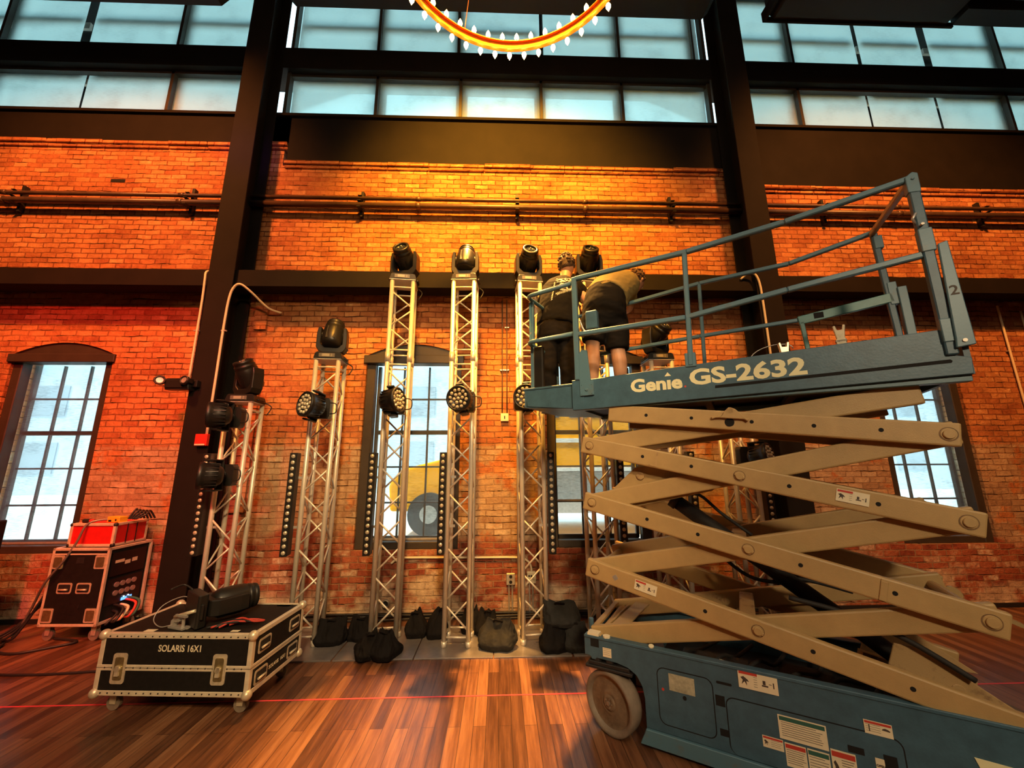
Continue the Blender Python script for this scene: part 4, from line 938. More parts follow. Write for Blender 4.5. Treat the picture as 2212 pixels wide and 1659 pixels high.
MB().prism([(-.155, 2.62), (-.13, 2.66), (-.085, 2.65), (-.065, 2.40), (-.045, 2.40), (-.045, 2.285), (-.155, 2.285), (-.155, 2.40)], -.022, -.004).cyl((-.1, -.022, 2.33), (0, -1, 0), .012, .006, 12).cyl((-.14, -.022, 2.30), (0, -1, 0), .005, .004, 8).cyl((-.06, -.022, 2.30), (0, -1, 0), .005, .004, 8).cyl((-.14, -.022, 2.37), (0, -1, 0), .005, .004, 8).cyl((-.06, -.022, 2.37), (0, -1, 0), .005, .004, 8).build('corner_gusset', BLUED, toe, bevel=.003)
# lettering on the near side
sl_ = math.atan(.010)
def letter(s, size, off, x, z, xs, par=toe, mt=CREAMT, slope=0.0):
    me = textmesh(s, size, off)
    M = Matrix.Translation((x, -.0052, z)) @ Matrix.Rotation(-slope, 4, 'Y') @ Matrix.Rotation(R(90), 4, 'X') @ Matrix.Diagonal((xs, 1, 1, 1))
    return MB().mesh(me, M).build('lettering', mt, par)
o = letter('GS-2632', .148, .0052, .643, 2.294, 1.0, slope=.004)
bb_ = [v.co.x for v in o.data.vertices]; sx = (1.296 - .637) / (max(bb_) - min(bb_)); x00 = min(bb_)
for v in o.data.vertices: v.co.x = .637 + (v.co.x - x00) * sx
o2 = letter('Gen\u0131e', .128, .0050, .235, 2.281, 1.0)
bb_ = [v.co.x for v in o2.data.vertices]; sx = (.590 - .235) / (max(bb_) - min(bb_)); x00 = min(bb_)
for v in o2.data.vertices: v.co.x = .235 + (v.co.x - x00) * sx
ix = .235 + .355 * .742
MB().prism([(ix - .022, 2.372), (ix + .022, 2.372), (ix, 2.400)], -.0056, -.004).build('lettering', CREAMT, toe)
MB().cyl((.606, -.004, 2.286), (0, -1, 0), .007, .0012, 16).build('registered_mark', REDP, toe)
# extension deck at the left end
ex = [(-.69, 2.262), (-.69, 2.398), (-.22, 2.408), (-.22, 2.200), (-.64, 2.222)]
extn = MB().prism([(-.655, 2.245), (-.675, 2.385), (-.215, 2.403), (-.215, 2.195)], .035, .045).prism([(-.655, 2.245), (-.675, 2.385), (-.215, 2.403), (-.215, 2.195)], WW - .045, WW - .035)
extn.box(-.68, -.665, .035, WW - .035, 2.24, 2.39).box(-.685, -.215, .028, .05, 2.386, 2.404).build('extension_toe_board', BLUE, lift, bevel=.003)
MB().prism([(-.66, 2.235), (-.2, 2.195), (-.2, 2.22), (-.66, 2.26)], .045, WW - .045).build('extension_deck', BLUED, lift)
# guard rails
def rail(pts, name='guard_rail', w_=.036, m=BLUED, par=lift):
    b = MB()
    for p, q in zip(pts, pts[1:]): b.bar(p, q, w_, w_)
    return b.build(name, m, par, bevel=.006)
def post(x, y, z0, z1, x1=None, w_=.036, m=BLUED): return rail([(x, y, z0), (x if x1 is None else x1, y, z1)], 'guard_post', w_, m)
def pbar(name, pts, w_=.036, m=BLUED): return rail(pts, name, w_, m)
rail([(-.165, 0, 3.292), (.70, 0, 3.288), (1.30, 0, 3.325), (1.93, 0, 3.398)])
rail([(-.165, 0, 2.800), (.65, 0, 2.785), (1.26, 0, 2.852), (1.90, 0, 2.912)])
post(-.175, .0, 2.415, 3.305, w_=.042); post(.655, 0, 2.43, 3.28, .685, .034)
MB().box(.62, .69, -.012, .03, 2.42, 2.52).build('post_sleeve', BLUED, lift, bevel=.003)
post(1.92, 0, 2.32, 3.41, 1.925, .048, BLUE)
MB().prism([(1.895, 3.30), (1.895, 3.40), (1.93, 3.425), (1.952, 3.41), (1.950, 3.29)], -.028, .028).cyl((1.925, -.028, 3.38), (0, -1, 0), .008, .006, 10).build('corner_cap', BLUED, lift, bevel=.003)
MB().box(1.895, 1.955, -.03, .02, 2.92, 3.06).build('post_sleeve', BLUED, lift, bevel=.004); MB().box(1.895, 1.945, -.03, .0, 2.39, 2.52).build('post_sleeve', BLUED, lift, bevel=.004)
pn = MB().prism([(1.955, 2.945), (1.995, 2.955), (2.005, 2.36), (1.93, 2.35), (1.935, 2.40)], -.045, -.028).build('gate_side_plate', BLUED, lift, bevel=.004)
MB().mesh(textmesh('2', .075, .001), Matrix.Translation((1.953, -.0462, 2.64)) @ Matrix.Rotation(R(90), 4, 'X')).build('stencil_number', INK, pn)
MB().cyl((1.965, -.045, 2.385), (0, -1, 0), .010, .006, 8).cyl((1.915, -.03, 3.08), (0, -1, 0), .008, .02, 8).build('bolt', BRONZE, pn)
MB().tube([(1.90, -.01, 3.10), (1.885, -.03, 3.13), (1.905, -.03, 3.16)], .007, 6).build('lock_pin', GALV, lift)
rail([(1.925, 0, 3.395), (1.93, WW - .03, 3.46)], m=TANW)
yf = WW - .04
rail([(.10, yf, 3.30), (.73, yf, 3.355), (1.40, yf, 3.365), (1.93, yf, 3.47)], 'guard_rail', .034)
rail([(-.20, yf, 3.27), (.10, yf, 3.30)], 'guard_rail', .034)
rail([(-.20, yf, 2.83), (.69, yf, 2.862), (1.40, yf, 2.872)], 'guard_rail', .032)
th = MB().bar((1.40, yf - .01, 2.862), (1.97, yf - .01, 2.935), .03, .07).bar((1.42, yf - .01, 2.85), (1.44, yf - .01, 2.45), .03, .03).build('control_bracket', TEAL, lift, bevel=.004)
MB().box(1.50, 1.56, yf - .027, yf - .024, 2.86, 2.905).build('bracket_notch', HOLE, th)
post(.70, yf, 2.40, 3.36, .73, .030); post(1.97, yf, 2.3, 3.46, 1.94, .040, BLUE)
MB().bar((2.02, yf - .01, 2.40), (2.02, yf - .01, 3.0), .05, .06, (0, 1, 0)).build('gate_side_plate', BLUED, lift, bevel=.004)
MB().box(1.93, 1.98, yf - .025, yf + .02, 3.33, 3.43).build('post_sleeve', BLUED, lift, bevel=.003); MB().box(1.95, 2.0, yf - .025, yf + .02, 2.88, 3.05).build('post_sleeve', BLUED, lift, bevel=.003)
# rounded front rail of the extension
for z0, z1, z2 in ((3.283, 3.262, 3.27), (2.828, 2.822, 2.82)):
    pts = [(-.20, .04, z0), (-.55, .04, z1)] + [(-.585 - .065 * math.sin(R(a)), .105 - .065 * math.cos(R(a)), z1) for a in (0, 22, 45, 68, 90)] + [(-.65, .45, z2), (-.65, WW - .12, z2)] + [(-.585 - .065 * math.cos(R(a)), WW - .105 + .065 * math.sin(R(a)), z2) for a in (20, 45, 70, 90)] + [(-.2, WW - .04, z2)]
    MB().tube(pts, .019, 10).build('guard_rail', BLUED, lift)
post(-.655, .16, 2.36, 3.26, w_=.034); post(-.655, WW - .10, 2.36, 3.26, w_=.034)
MB().box(-.675, -.655, .13, .19, 2.86, 3.24).build('worn_front_plate', mat('flaking_blue_paint', (.08, .20, .24), .5, 0, .2, 30, .3, 40, dirt=(.55, .33, .20)), lift, bevel=.003)
MB().box(-.63, -.54, .12, .17, 2.40, 2.80).build('control_box', BLKM, lift, bevel=.01)
MB().tube(smoothpts([(-.15, .03, 2.93), (-.12, .04, 2.84), (-.05, .05, 2.80), (.02, .05, 2.80)]), .008, 7).build('cable_loop', GALV, lift)
MB().box(-.12, -.02, .08, .14, 2.86, 3.02).build('control_box', BLUE, lift, bevel=.008)
LM = Matrix.Translation((.777, 2.933, 0)) @ Matrix.Rotation(LR, 4, 'Z')
def LP(s, w_, z): return LM @ Vector((s, w_, z))
# things lying on the platform
def clampon(label, s, w_, z, rz):
    t = thing('hook_clamp', label, 'clamp', LP(s, w_, z), LR + R(rz), 'silver hook clamps standing on the platform')
    MB().box(-.035, .035, -.02, .02, 0, .04).box(-.03, .03, -.018, .018, .05, .07).build('nut_block', GALV, t, bevel=.004)
    MB().prism([(-.026, .03), (.026, .03), (.026, .07), (.022, .08), (.027, .12), (.034, .165), (.020, .17), (.012, .135), (-.012, .135), (-.020, .17), (-.034, .165), (-.027, .12), (-.022, .08), (-.026, .07)], -.018, .018).build('jaw', HARD, t, bevel=.003)
clampon('silver hook clamp standing on the platform behind the painted number 2632', 1.235, .35, 2.43, 8)
clampon('silver hook clamp on the round black light at the right of the platform', 1.555, .36, 2.50, -8)
t = thing('led_wash_light', 'round black light lying on its back on the platform, right end', 'stage light', LP(1.62, .42, 2.30), LR)
MB().lathe([(0, .0), (0, .12), (.05, .16), (.11, .165), (.15, .15), (.165, .135), (.17, .12), (.17, .0)], None, 28).build('head', BLK, t)
MB().box(-.20, .18, -.03, .03, .0, .02).box(-.20, -.17, -.03, .03, .0, .12).build('yoke', BLK, t, bevel=.005)
t = thing('black_fixture', 'black stage light base lying on the platform under the wire loop', 'stage light', LP(1.25, .38, 2.30), LR)
MB().box(-.15, .14, -.11, .11, 0, .13).build('body', BLKM, t, bevel=.012); MB().box(-.10, .10, -.115, -.108, .03, .09).build('control_panel', PANELM, t)
tag(MB().tube([LP(1.16 + .13 * math.cos(a) * 1.0, .36, 2.53 + .06 * math.sin(a) + .02 * math.cos(a)) for a in [k * 2 * PI / 22 for k in range(22)]] + [LP(1.30, .36, 2.47)], .0035, 6).build('safety_wire', GALV), 'thin wire safety loop standing on the platform by the hook clamp', 'wire')
t = thing('power_connector', 'black cable connector lying on the platform between the worker and the seventh truss', 'connector', LP(.20, .30, 2.30), LR)
MB().box(-.14, .0, -.04, .04, 0, .16).cyl((0, 0, .13), (1, 0, .1), .035, .12, 16).build('plug_body', BLKM, t, bevel=.006)

# ================================================================== PEOPLE
def skin_mesh(nodes, edges, root=0, sub=2):
    bm = bmesh.new(); lay = bm.verts.layers.skin.verify(); vs = []
    for co, r in nodes:
        v = bm.verts.new(co); rr_ = r if isinstance(r, tuple) else (r, r); v[lay].radius = rr_; vs.append(v)
    vs[root][lay].use_root = True
    for a, b_ in edges: bm.edges.new((vs[a], vs[b_]))
    me = bpy.data.meshes.new('s'); bm.to_mesh(me); bm.free()
    o = bpy.data.objects.new('s', me); C.objects.link(o)
    sk = o.modifiers.new('skin', 'SKIN'); sk.use_smooth_shade = True; sk.branch_smoothing = .6
    ss = o.modifiers.new('sub', 'SUBSURF'); ss.levels = sub; ss.render_levels = sub
    bpy.context.view_layer.update(); dg = bpy.context.evaluated_depsgraph_get()
    out = bpy.data.meshes.new_from_object(o.evaluated_get(dg)); bpy.data.objects.remove(o)
    return out
def named(nodes, links, root):
    names = list(nodes); ix = {n: i for i, n in enumerate(names)}
    return skin_mesh([nodes[n] for n in names], [(ix[a], ix[b_]) for a, b_ in links], ix[root])
def hand(nodes, links, pre, wrist, fwd, side, curl):
    fwd = Vector(fwd).normalized(); side = Vector(side).normalized(); dn = fwd.cross(side).normalized() * curl; w_ = Vector(wrist)
    palm = w_ + fwd * .055; nodes[pre + 'palm'] = (tuple(palm), (.034, .018)); links.append((pre + 'wrist', pre + 'palm'))
    for k, (o_, l) in enumerate(((-.030, .062), (-.010, .072), (.010, .068), (.030, .052))):
        a = palm + side * o_ + fwd * .035; b_ = a + fwd * l * .5 + dn * l * .25; c = b_ + fwd * l * .25 + dn * l * .45
        nodes[pre + 'f%da' % k] = (tuple(a), .0095); nodes[pre + 'f%db' % k] = (tuple(b_), .0085); nodes[pre + 'f%dc' % k] = (tuple(c), .007)
        links += [(pre + 'palm', pre + 'f%da' % k), (pre + 'f%da' % k, pre + 'f%db' % k), (pre + 'f%db' % k, pre + 'f%dc' % k)]
    a = w_ + fwd * .03 - side * .035; b_ = a + fwd * .03 - side * .025 + dn * .01; c = b_ + fwd * .028 + dn * .012
    nodes[pre + 't0'] = (tuple(a), .012); nodes[pre + 't1'] = (tuple(b_), .010); nodes[pre + 't2'] = (tuple(c), .0085)
    links += [(pre + 'wrist', pre + 't0'), (pre + 't0', pre + 't1'), (pre + 't1', pre + 't2')]
def head_bits(t, body, hc, fwd, up, hairm, name_hair='hair'):
    fwd = Vector(fwd).normalized(); up = Vector(up); side = fwd.cross(up).normalized(); up = side.cross(fwd).normalized()
    M = Matrix(((side.x, fwd.x, up.x, hc[0]), (side.y, fwd.y, up.y, hc[1]), (side.z, fwd.z, up.z, hc[2]), (0, 0, 0, 1)))
    m = MB().mesh(body)
    h = MB().ball((0, .005, -.005), .100, .78, .98, 1.17, 20).ball((0, .025, -.055), .072, .8, .95, 1.0, 16)          # skull and jaw
    h.lathe([(0, .0), (.012, .016), (.035, .010), (.045, 0)], Matrix.Translation((0, .098, -.028)) @ Matrix.Diagonal((1, 1, 1, 1)), 10)   # nose
    for s in (-1, 1): h.ball((s * .080, -.004, -.012), .026, .35, .75, 1.15, 12)                                    # ears
    h.ball((0, .092, -.062), .020, 1.0, .35, .30, 10).ball((-.030, .088, .008), .016, 1.1, .5, .3, 8).ball((.030, .088, .008), .016, 1.1, .5, .3, 8)
    h.xf(M); tmp = bpy.data.meshes.new('h'); h.bm.to_mesh(tmp); h.bm.free(); m.mesh(tmp)
    bmesh.ops.recalc_face_normals(m.bm, faces=m.bm.faces); tm_ = bpy.data.meshes.new('b'); m.bm.to_mesh(tm_); m.bm.free()
    bo = MB().mesh(remesh(tm_, .0055, 2)).build('body', SKIN, t, smooth=True)
    e = MB().ball((-.030, .091, -.006), .0105).ball((.030, .091, -.006), .0105).xf(M).build('eyes', mat('eye_white', (.8, .78, .74), .2), bo)
    hr = MB()
    hr.ball((0, -.012, .018), .108, .80, .98, 1.12, 24).ball((0, -.035, -.035), .078, .86, .85, .95, 18)
    for _ in range(90):                                                                                                   # tufts over the crown and nape
        a = random.uniform(0, 2 * PI); el = random.uniform(-.55, 1.5)
        p = Vector((math.cos(a) * math.cos(el) * .083, math.sin(a) * math.cos(el) * .103 - .014, math.sin(el) * .118 + .016))
        if p.y > .035 and p.z < .045: continue
        hr.ball(p, random.uniform(.013, .022), 1, 1, .7, 6)
    hb = hr.bm
    for v in list(hb.verts):
        if v.co.y > .04 and v.co.z < .045: v.co.y = .04 + (v.co.y - .04) * .2; v.co.x *= .93
        if v.co.z < -.085: v.co.z = -.085 + (v.co.z + .085) * .35; v.co.x *= .86
    hr.xf(M).build(name_hair, hairm, t, smooth=True)
    return bo, M
def cloth(nodes, links, root, name, m, t, jig=.004):
    me = named(nodes, links, root)
    from mathutils import noise as nz_
    for v in me.vertices:
        n = nz_.noise(v.co * 9) + .5 * nz_.noise(v.co * 22); v.co += v.normal * n * jig
    o = MB().mesh(me).build(name, m, t, smooth=True); bpy.data.meshes.remove(me); return o


def remesh(me, vox, smooth=4, jig=0.0, jscale=9):
    from mathutils import noise as nz_
    o = bpy.data.objects.new('r', me); C.objects.link(o)
    m = o.modifiers.new('r', 'REMESH'); m.mode = 'VOXEL'; m.voxel_size = vox; m.use_smooth_shade = True
    k = o.modifiers.new('s', 'SMOOTH'); k.factor = .5; k.iterations = smooth
    bpy.context.view_layer.update(); out = bpy.data.meshes.new_from_object(o.evaluated_get(bpy.context.evaluated_depsgraph_get())); bpy.data.objects.remove(o)
    if jig:
        ns = [v.normal.copy() for v in out.vertices]
        for v, n in zip(out.vertices, ns):
            q = v.co; f = nz_.noise(q * jscale) + .6 * (1 - 2 * abs(nz_.noise(Vector((q.x * 14, q.y * 14, q.z * 22)))))
            v.co = q + n * f * jig
    return out
def loft(b, rings, right, n=22):
    R_ = Vector(right).normalized(); P = [Vector(r[0]) for r in rings]; rs = []
    for i, (c, rx, ry) in enumerate(rings):
        t = (P[min(i + 1, len(P) - 1)] - P[max(i - 1, 0)]).normalized(); f = t.cross(R_).normalized(); r2 = f.cross(t).normalized()
        rs.append([b.bm.verts.new(P[i] + r2 * rx * math.copysign(abs(math.cos(k * 2 * PI / n)) ** .85, math.cos(k * 2 * PI / n)) + f * ry * math.sin(k * 2 * PI / n)) for k in range(n)])
    for q, w_ in zip(rs, rs[1:]):
        for k in range(n): b.bm.faces.new((q[k], q[(k + 1) % n], w_[(k + 1) % n], w_[k]))
    b.bm.faces.new(rs[0][::-1]); b.bm.faces.new(rs[-1]); return b
def garment(b, P, name, m, t, vox=.011, jig=.005, smooth=5):
    for v in b.bm.verts: v.co = v.co - P
    bmesh.ops.recalc_face_normals(b.bm, faces=b.bm.faces)
    me = bpy.data.meshes.new('g'); b.bm.to_mesh(me); b.bm.free()
    out = remesh(me, vox, smooth, jig)
    bpy.data.meshes.remove(me); return MB().mesh(out).build(name, m, t, smooth=True)
def printed(t, P, strokes, m, name, r, obj):
    from mathutils.bvhtree import BVHTree
    me = obj.data; bv = BVHTree.FromPolygons([v.co.copy() for v in me.vertices], [tuple(p.vertices) for p in me.polygons])
    b = MB()
    for st in strokes:
        pts = []
        for x, z in st:
            h = bv.ray_cast(Vector((x, 2.0, z)) - P, Vector((0, 1, 0)))
            if h[0] is not None: pts.append(h[0] + Vector((0, -.001, 0)))
        if len(pts) > 1: b.tube(pts, r, 6)
    return b.build(name, m, t)
# person one: black t-shirt, standing on the extension, seen from behind, leaning forward
P1 = Vector((.585, 3.69, 2.262))
def rel(P, d): return {k: (tuple(Vector(v[0]) - P), v[1]) for k, v in d.items()}
p1 = thing('person', 'person in black printed t-shirt and dark trousers, standing with back turned on the lift', 'person', P1)
n1 = {'pelvis': ((.575, 3.69, 3.14), .12), 'sp': ((.60, 3.70, 3.30), .115), 'chest': ((.65, 3.74, 3.48), .12), 'nb': ((.68, 3.775, 3.64), .070), 'neck': ((.70, 3.80, 3.72), .060), 'head': ((.718, 3.82, 3.82), .07),
      'shl': ((.515, 3.76, 3.56), .058), 'ell': ((.43, 3.93, 3.40), .048), 'lwrist': ((.60, 4.06, 3.44), .028), 'shr': ((.815, 3.745, 3.56), .058), 'elr': ((.912, 3.72, 3.375), .056), 'rwrist': ((.93, 4.02, 3.50), .030),
      'hl': ((.495, 3.69, 3.08), .09), 'kl': ((.47, 3.67, 2.76), .06), 'al': ((.475, 3.71, 2.37), .038), 'fl': ((.47, 3.80, 2.305), .036), 'tl': ((.465, 3.90, 2.295), .030),
      'hr': ((.655, 3.69, 3.08), .09), 'kr': ((.675, 3.67, 2.76), .06), 'ar': ((.672, 3.71, 2.37), .038), 'fr': ((.68, 3.80, 2.305), .036), 'tr': ((.69, 3.90, 2.295), .030)}
l1 = [('pelvis', 'sp'), ('sp', 'chest'), ('chest', 'nb'), ('nb', 'neck'), ('neck', 'head'), ('chest', 'shl'), ('shl', 'ell'), ('ell', 'lwrist'), ('chest', 'shr'), ('shr', 'elr'), ('elr', 'rwrist'),
      ('pelvis', 'hl'), ('hl', 'kl'), ('kl', 'al'), ('al', 'fl'), ('fl', 'tl'), ('pelvis', 'hr'), ('hr', 'kr'), ('kr', 'ar'), ('ar', 'fr'), ('fr', 'tr')]
hand(n1, l1, 'l', (.60, 4.06, 3.44), (.8, .5, .1), (0, -.3, 1), 1); hand(n1, l1, 'r', (.93, 4.02, 3.50), (.3, .9, .1), (.2, 0, 1), -1)
head_bits(p1, named(rel(P1, n1), l1, 'pelvis'), Vector((.722, 3.825, 3.855)) - P1, (.38, .9, -.42), (0, .3, 1), HAIR)
g = loft(MB(), [((.568, 3.685, 3.11), .200, .165), ((.575, 3.69, 3.20), .200, .165), ((.592, 3.70, 3.32), .196, .162), ((.618, 3.72, 3.43), .200, .160), ((.645, 3.74, 3.52), .205, .150), ((.662, 3.757, 3.585), .170, .125), ((.675, 3.77, 3.63), .110, .095), ((.685, 3.782, 3.665), .072, .070)], (1, -.12, .05))
g.tube([(.58, 3.75, 3.55), (.525, 3.77, 3.555), (.475, 3.84, 3.47), (.448, 3.885, 3.415)], [.085, .078, .072, .066], 16).tube([(.75, 3.74, 3.55), (.805, 3.745, 3.555), (.858, 3.765, 3.50), (.872, 3.755, 3.46)], [.09, .084, .076, .068], 16)
shirt1 = garment(g, P1, 't_shirt', TEEB, p1)
g = loft(MB(), [((.570, 3.685, 3.19), .185, .150), ((.570, 3.685, 3.10), .196, .160), ((.572, 3.685, 3.00), .198, .158), ((.573, 3.685, 2.93), .170, .130)], (1, 0, 0))
g.tube([(.480, 3.685, 3.04), (.478, 3.68, 2.86), (.468, 3.665, 2.66), (.470, 3.69, 2.48), (.472, 3.70, 2.335)], [.112, .103, .090, .082, .080], 18).tube([(.665, 3.685, 3.04), (.670, 3.68, 2.86), (.680, 3.665, 2.66), (.677, 3.69, 2.48), (.674, 3.70, 2.335)], [.112, .103, .090, .082, .080], 18)
garment(g, P1, 'trousers', TROU, p1, jig=.006)
def shoes(t, P, spots, m):
    for x, y, z, a in spots:
        M = Matrix.Translation(Vector((x, y, z)) - P) @ Matrix.Rotation(R(a), 4, 'Z')
        MB().ball((0, .05, .035), .05, .85, 2.5, .78, 16).ball((0, -.03, .06), .05, .9, 1.1, 1.1, 12).box(-.042, .042, -.085, .165, -.003, .016).xf(M).build('shoe', m, t, smooth=False, bevel=.004)
shoes(p1, P1, ((.475, 3.73, 2.262, 4), (.675, 3.73, 2.262, -6)), RUB)
def loop(cx, cz, a, c, n=16, s=0, e=2 * PI): return [(cx + a * math.cos(s + (e - s) * k / n), cz + c * math.sin(s + (e - s) * k / n)) for k in range(n + 1)]
st = [loop(.690, 3.485, .028, .036), loop(.622, 3.495, .028, .026, 10, 2.6, -.9) + [(.600, 3.448), (.652, 3.445)]]
printed(p1, P1, st, PRINT, 'shirt_numerals', .010, shirt1)
st = []
for k in range(60):
    x = .57 + random.uniform(0, .20); z = 3.545 + random.uniform(0, .055); st.append([(x, z), (x + random.uniform(-.012, .012), z + random.uniform(-.01, .01)), (x + random.uniform(-.02, .02), z + random.uniform(-.012, .012))])
for k in range(11):
    x = .55 + .015 * k; z = 3.395 + .006 * k; st.append([(x, z), (x + .008, z + .022), (x + .014, z - .012), (x + .02, z + .008)])
for k in range(12):
    z = 3.33 + .018 * k; x = .50 + .004 * k; st.append([(x, z), (x + .014, z + .012), (x + .004, z + .022)])
printed(p1, P1, st, PRINT, 'shirt_print', .0035, shirt1)

# person two: khaki t-shirt, black shorts, bent forward
P2 = Vector((.915, 3.40, 2.285)); 
p2 = thing('person', 'person in khaki t-shirt and black shorts bending forward over the lift rail, bare calves', 'person', P2 + Vector((.045, 0, 0)))
n2 = {'pelvis': ((.935, 3.43, 3.20), .125), 'sp': ((1.02, 3.53, 3.38), .12), 'chest': ((1.16, 3.66, 3.54), .13), 'nb': ((1.30, 3.75, 3.65), .075), 'neck': ((1.36, 3.79, 3.68), .062), 'head': ((1.425, 3.85, 3.70), .07),
      'shl': ((1.13, 3.75, 3.65), .058), 'ell': ((1.05, 3.96, 3.55), .048), 'lwrist': ((1.03, 4.12, 3.66), .028), 'shr': ((1.28, 3.66, 3.52), .058), 'elr': ((1.33, 3.85, 3.36), .050), 'rwrist': ((1.20, 4.06, 3.44), .030),
      'hl': ((.85, 3.42, 3.13), .095), 'kl': ((.805, 3.40, 2.82), .068), 'cl': ((.80, 3.375, 2.68), .068), 'al': ((.795, 3.42, 2.39), .042), 'fl': ((.80, 3.50, 2.33), .038), 'tl': ((.81, 3.60, 2.318), .030),
      'hr': ((1.03, 3.43, 3.14), .095), 'kr': ((1.035, 3.40, 2.80), .070), 'cr': ((1.045, 3.375, 2.64), .072), 'ar': ((1.05, 3.42, 2.39), .044), 'fr': ((1.06, 3.50, 2.33), .038), 'tr': ((1.08, 3.60, 2.318), .030)}
l2 = [('pelvis', 'sp'), ('sp', 'chest'), ('chest', 'nb'), ('nb', 'neck'), ('neck', 'head'), ('chest', 'shl'), ('shl', 'ell'), ('ell', 'lwrist'), ('chest', 'shr'), ('shr', 'elr'), ('elr', 'rwrist'),
      ('pelvis', 'hl'), ('hl', 'kl'), ('kl', 'cl'), ('cl', 'al'), ('al', 'fl'), ('fl', 'tl'), ('pelvis', 'hr'), ('hr', 'kr'), ('kr', 'cr'), ('cr', 'ar'), ('ar', 'fr'), ('fr', 'tr')]
hand(n2, l2, 'l', (1.03, 4.12, 3.66), (.2, .9, .2), (1, 0, .2), -1); hand(n2, l2, 'r', (1.20, 4.06, 3.44), (-.3, .9, .2), (1, 0, .2), -1)
head_bits(p2, named(rel(P2, n2), l2, 'pelvis'), Vector((1.43, 3.85, 3.70)) - P2, (.55, .55, -.65), (.5, .5, .65), HAIR2)
g = loft(MB(), [((.975, 3.47, 3.31), .205, .195), ((1.03, 3.53, 3.40), .205, .195), ((1.10, 3.60, 3.47), .205, .185), ((1.19, 3.67, 3.545), .205, .170), ((1.26, 3.725, 3.60), .165, .135), ((1.31, 3.76, 3.64), .105, .095), ((1.34, 3.78, 3.665), .075, .075)], (.68, -.72, -.1))
g.tube([(1.16, 3.72, 3.60), (1.13, 3.79, 3.62), (1.08, 3.90, 3.58)], [.09, .08, .070], 16).tube([(1.24, 3.68, 3.53), (1.29, 3.70, 3.49), (1.32, 3.78, 3.42)], [.09, .085, .072], 16)
garment(g, P2, 't_shirt', TEEK, p2, jig=.005)
g = loft(MB(), [((1.00, 3.50, 3.36), .185, .185), ((.96, 3.455, 3.28), .195, .195), ((.94, 3.43, 3.18), .203, .195), ((.935, 3.42, 3.08), .202, .165), ((.935, 3.42, 2.99), .170, .12)], (.98, -.1, 0))
g.tube([(.845, 3.42, 3.10), (.832, 3.41, 2.98), (.812, 3.40, 2.855)], [.125, .112, .102], 18).tube([(1.03, 3.43, 3.10), (1.04, 3.41, 2.94), (1.038, 3.40, 2.785)], [.125, .115, .104], 18)
sh2 = garment(g, P2, 'shorts', SHORTM, p2, jig=.006)
printed(p2, P2, [[(.895 + .02 * k, 3.405 + .006 * k) for k in range(5)], [(.895 + .02 * k, 3.392 + .006 * k) for k in range(5)]], TEEK, 'waist_patch', .008, sh2)
shoes(p2, P2, ((.795, 3.43, 2.285, 0), (1.055, 3.43, 2.285, -8)), BLK)

# ================================================================== SANDBAGS
def sandbag(label, x, y, w_, d_, h, rz, m, lean=0.0, top=.35, seed=1, z0=.013, button=False):
    h *= .84; w_ *= .94
    rnd = random.Random(seed); t = thing('sandbag', label, 'sandbag', (x, y, z0), R(rz), 'black canvas weight bags around the truss feet')
    bm = bmesh.new(); bmesh.ops.create_cube(bm, size=2); bmesh.ops.subdivide_edges(bm, edges=bm.edges, cuts=23, use_grid_fill=True)
    from mathutils import noise as nz_
    off = Vector((seed * 3.1, seed * 1.7, seed * .9))
    for v in bm.verts:
        c = v.co; k = (c.z + 1) / 2
        q = Vector((c.x * math.sqrt(max(0, 1 - c.y * c.y * .34)), c.y * math.sqrt(max(0, 1 - c.x * c.x * .34)), c.z))
        tx = 1 - (1 - top) * max(0, k - .30) ** 1.0 * 1.3; ty = max(.16, 1 - 1.15 * max(0, k - .22))                  # pinched seam along the top
        belly = 1 + .13 * math.sin(min(1, k * 1.25) * PI)
        cor = 1 + .10 * abs(c.x) ** 4 * max(0, k - .6) * 2.5                                                              # pointed top corners
        n1_ = nz_.noise(Vector((c.x * 1.3, c.y * 1.3, c.z * 1.1)) + off); n2_ = 1 - 2 * abs(nz_.noise(Vector((c.x * 2.6 + c.z * .8, c.y * 2.6, c.z * 1.4)) + off)); n3_ = 1 - 2 * abs(nz_.noise(c * 5.5 + off))
        s_ = 1 + .16 * n1_ + .10 * n2_ * min(1, k * 2) + .035 * n3_
        v.co = Vector((q.x * w_ / 2 * tx * belly * s_ * cor + lean * k * k, q.y * d_ / 2 * ty * belly * s_, max(0, k * h * (1 + .22 * n1_ * k + .12 * (abs(c.x) ** 2) * k * (1 if c.x * (1 if seed % 2 else -1) > 0 else .2)))))
    for f in bm.faces: f.smooth = True
    b = MB(); b.bm.free(); b.bm = bm
    o = b.build('bag', m, t)
    ss = o.modifiers.new('sub', 'SUBSURF'); ss.levels = ss.render_levels = 1
    MB().tube(smoothpts([(lean - w_ * .17, -.012, h * .93), (lean - w_ * .10, -.035, h * 1.06), (lean + w_ * .06, -.04, h * 1.04), (lean + w_ * .15, -.012, h * .95)]), .010, 7).build('carry_strap', BAGM, t)
    if button: MB().cyl((w_ * .05, -d_ * .47, h * .62), (0, -1, .2), .008, .006, 10).build('snap_button', GALV, t)
    return t
sandbag('black sandbag at the foot of the second truss, next to the low road case', -1.70, 4.42, .30, .22, .245, 4, BAGM, .01, .8, seed=1)
sandbag('small black sandbag between the second truss and the leftmost tall truss', -1.43, 4.50, .24, .20, .225, -8, BAGM, 0, .6, seed=2)
sandbag('black sandbag slumped in front of the leftmost tall truss, nearest the camera', -1.235, 4.13, .22, .24, .21, 25, BAGM, .02, .4, seed=3)
sandbag('black sandbag slumped at the right front foot of the leftmost tall truss', -1.06, 4.12, .24, .26, .235, -18, BAGM, -.02, .4, seed=4)
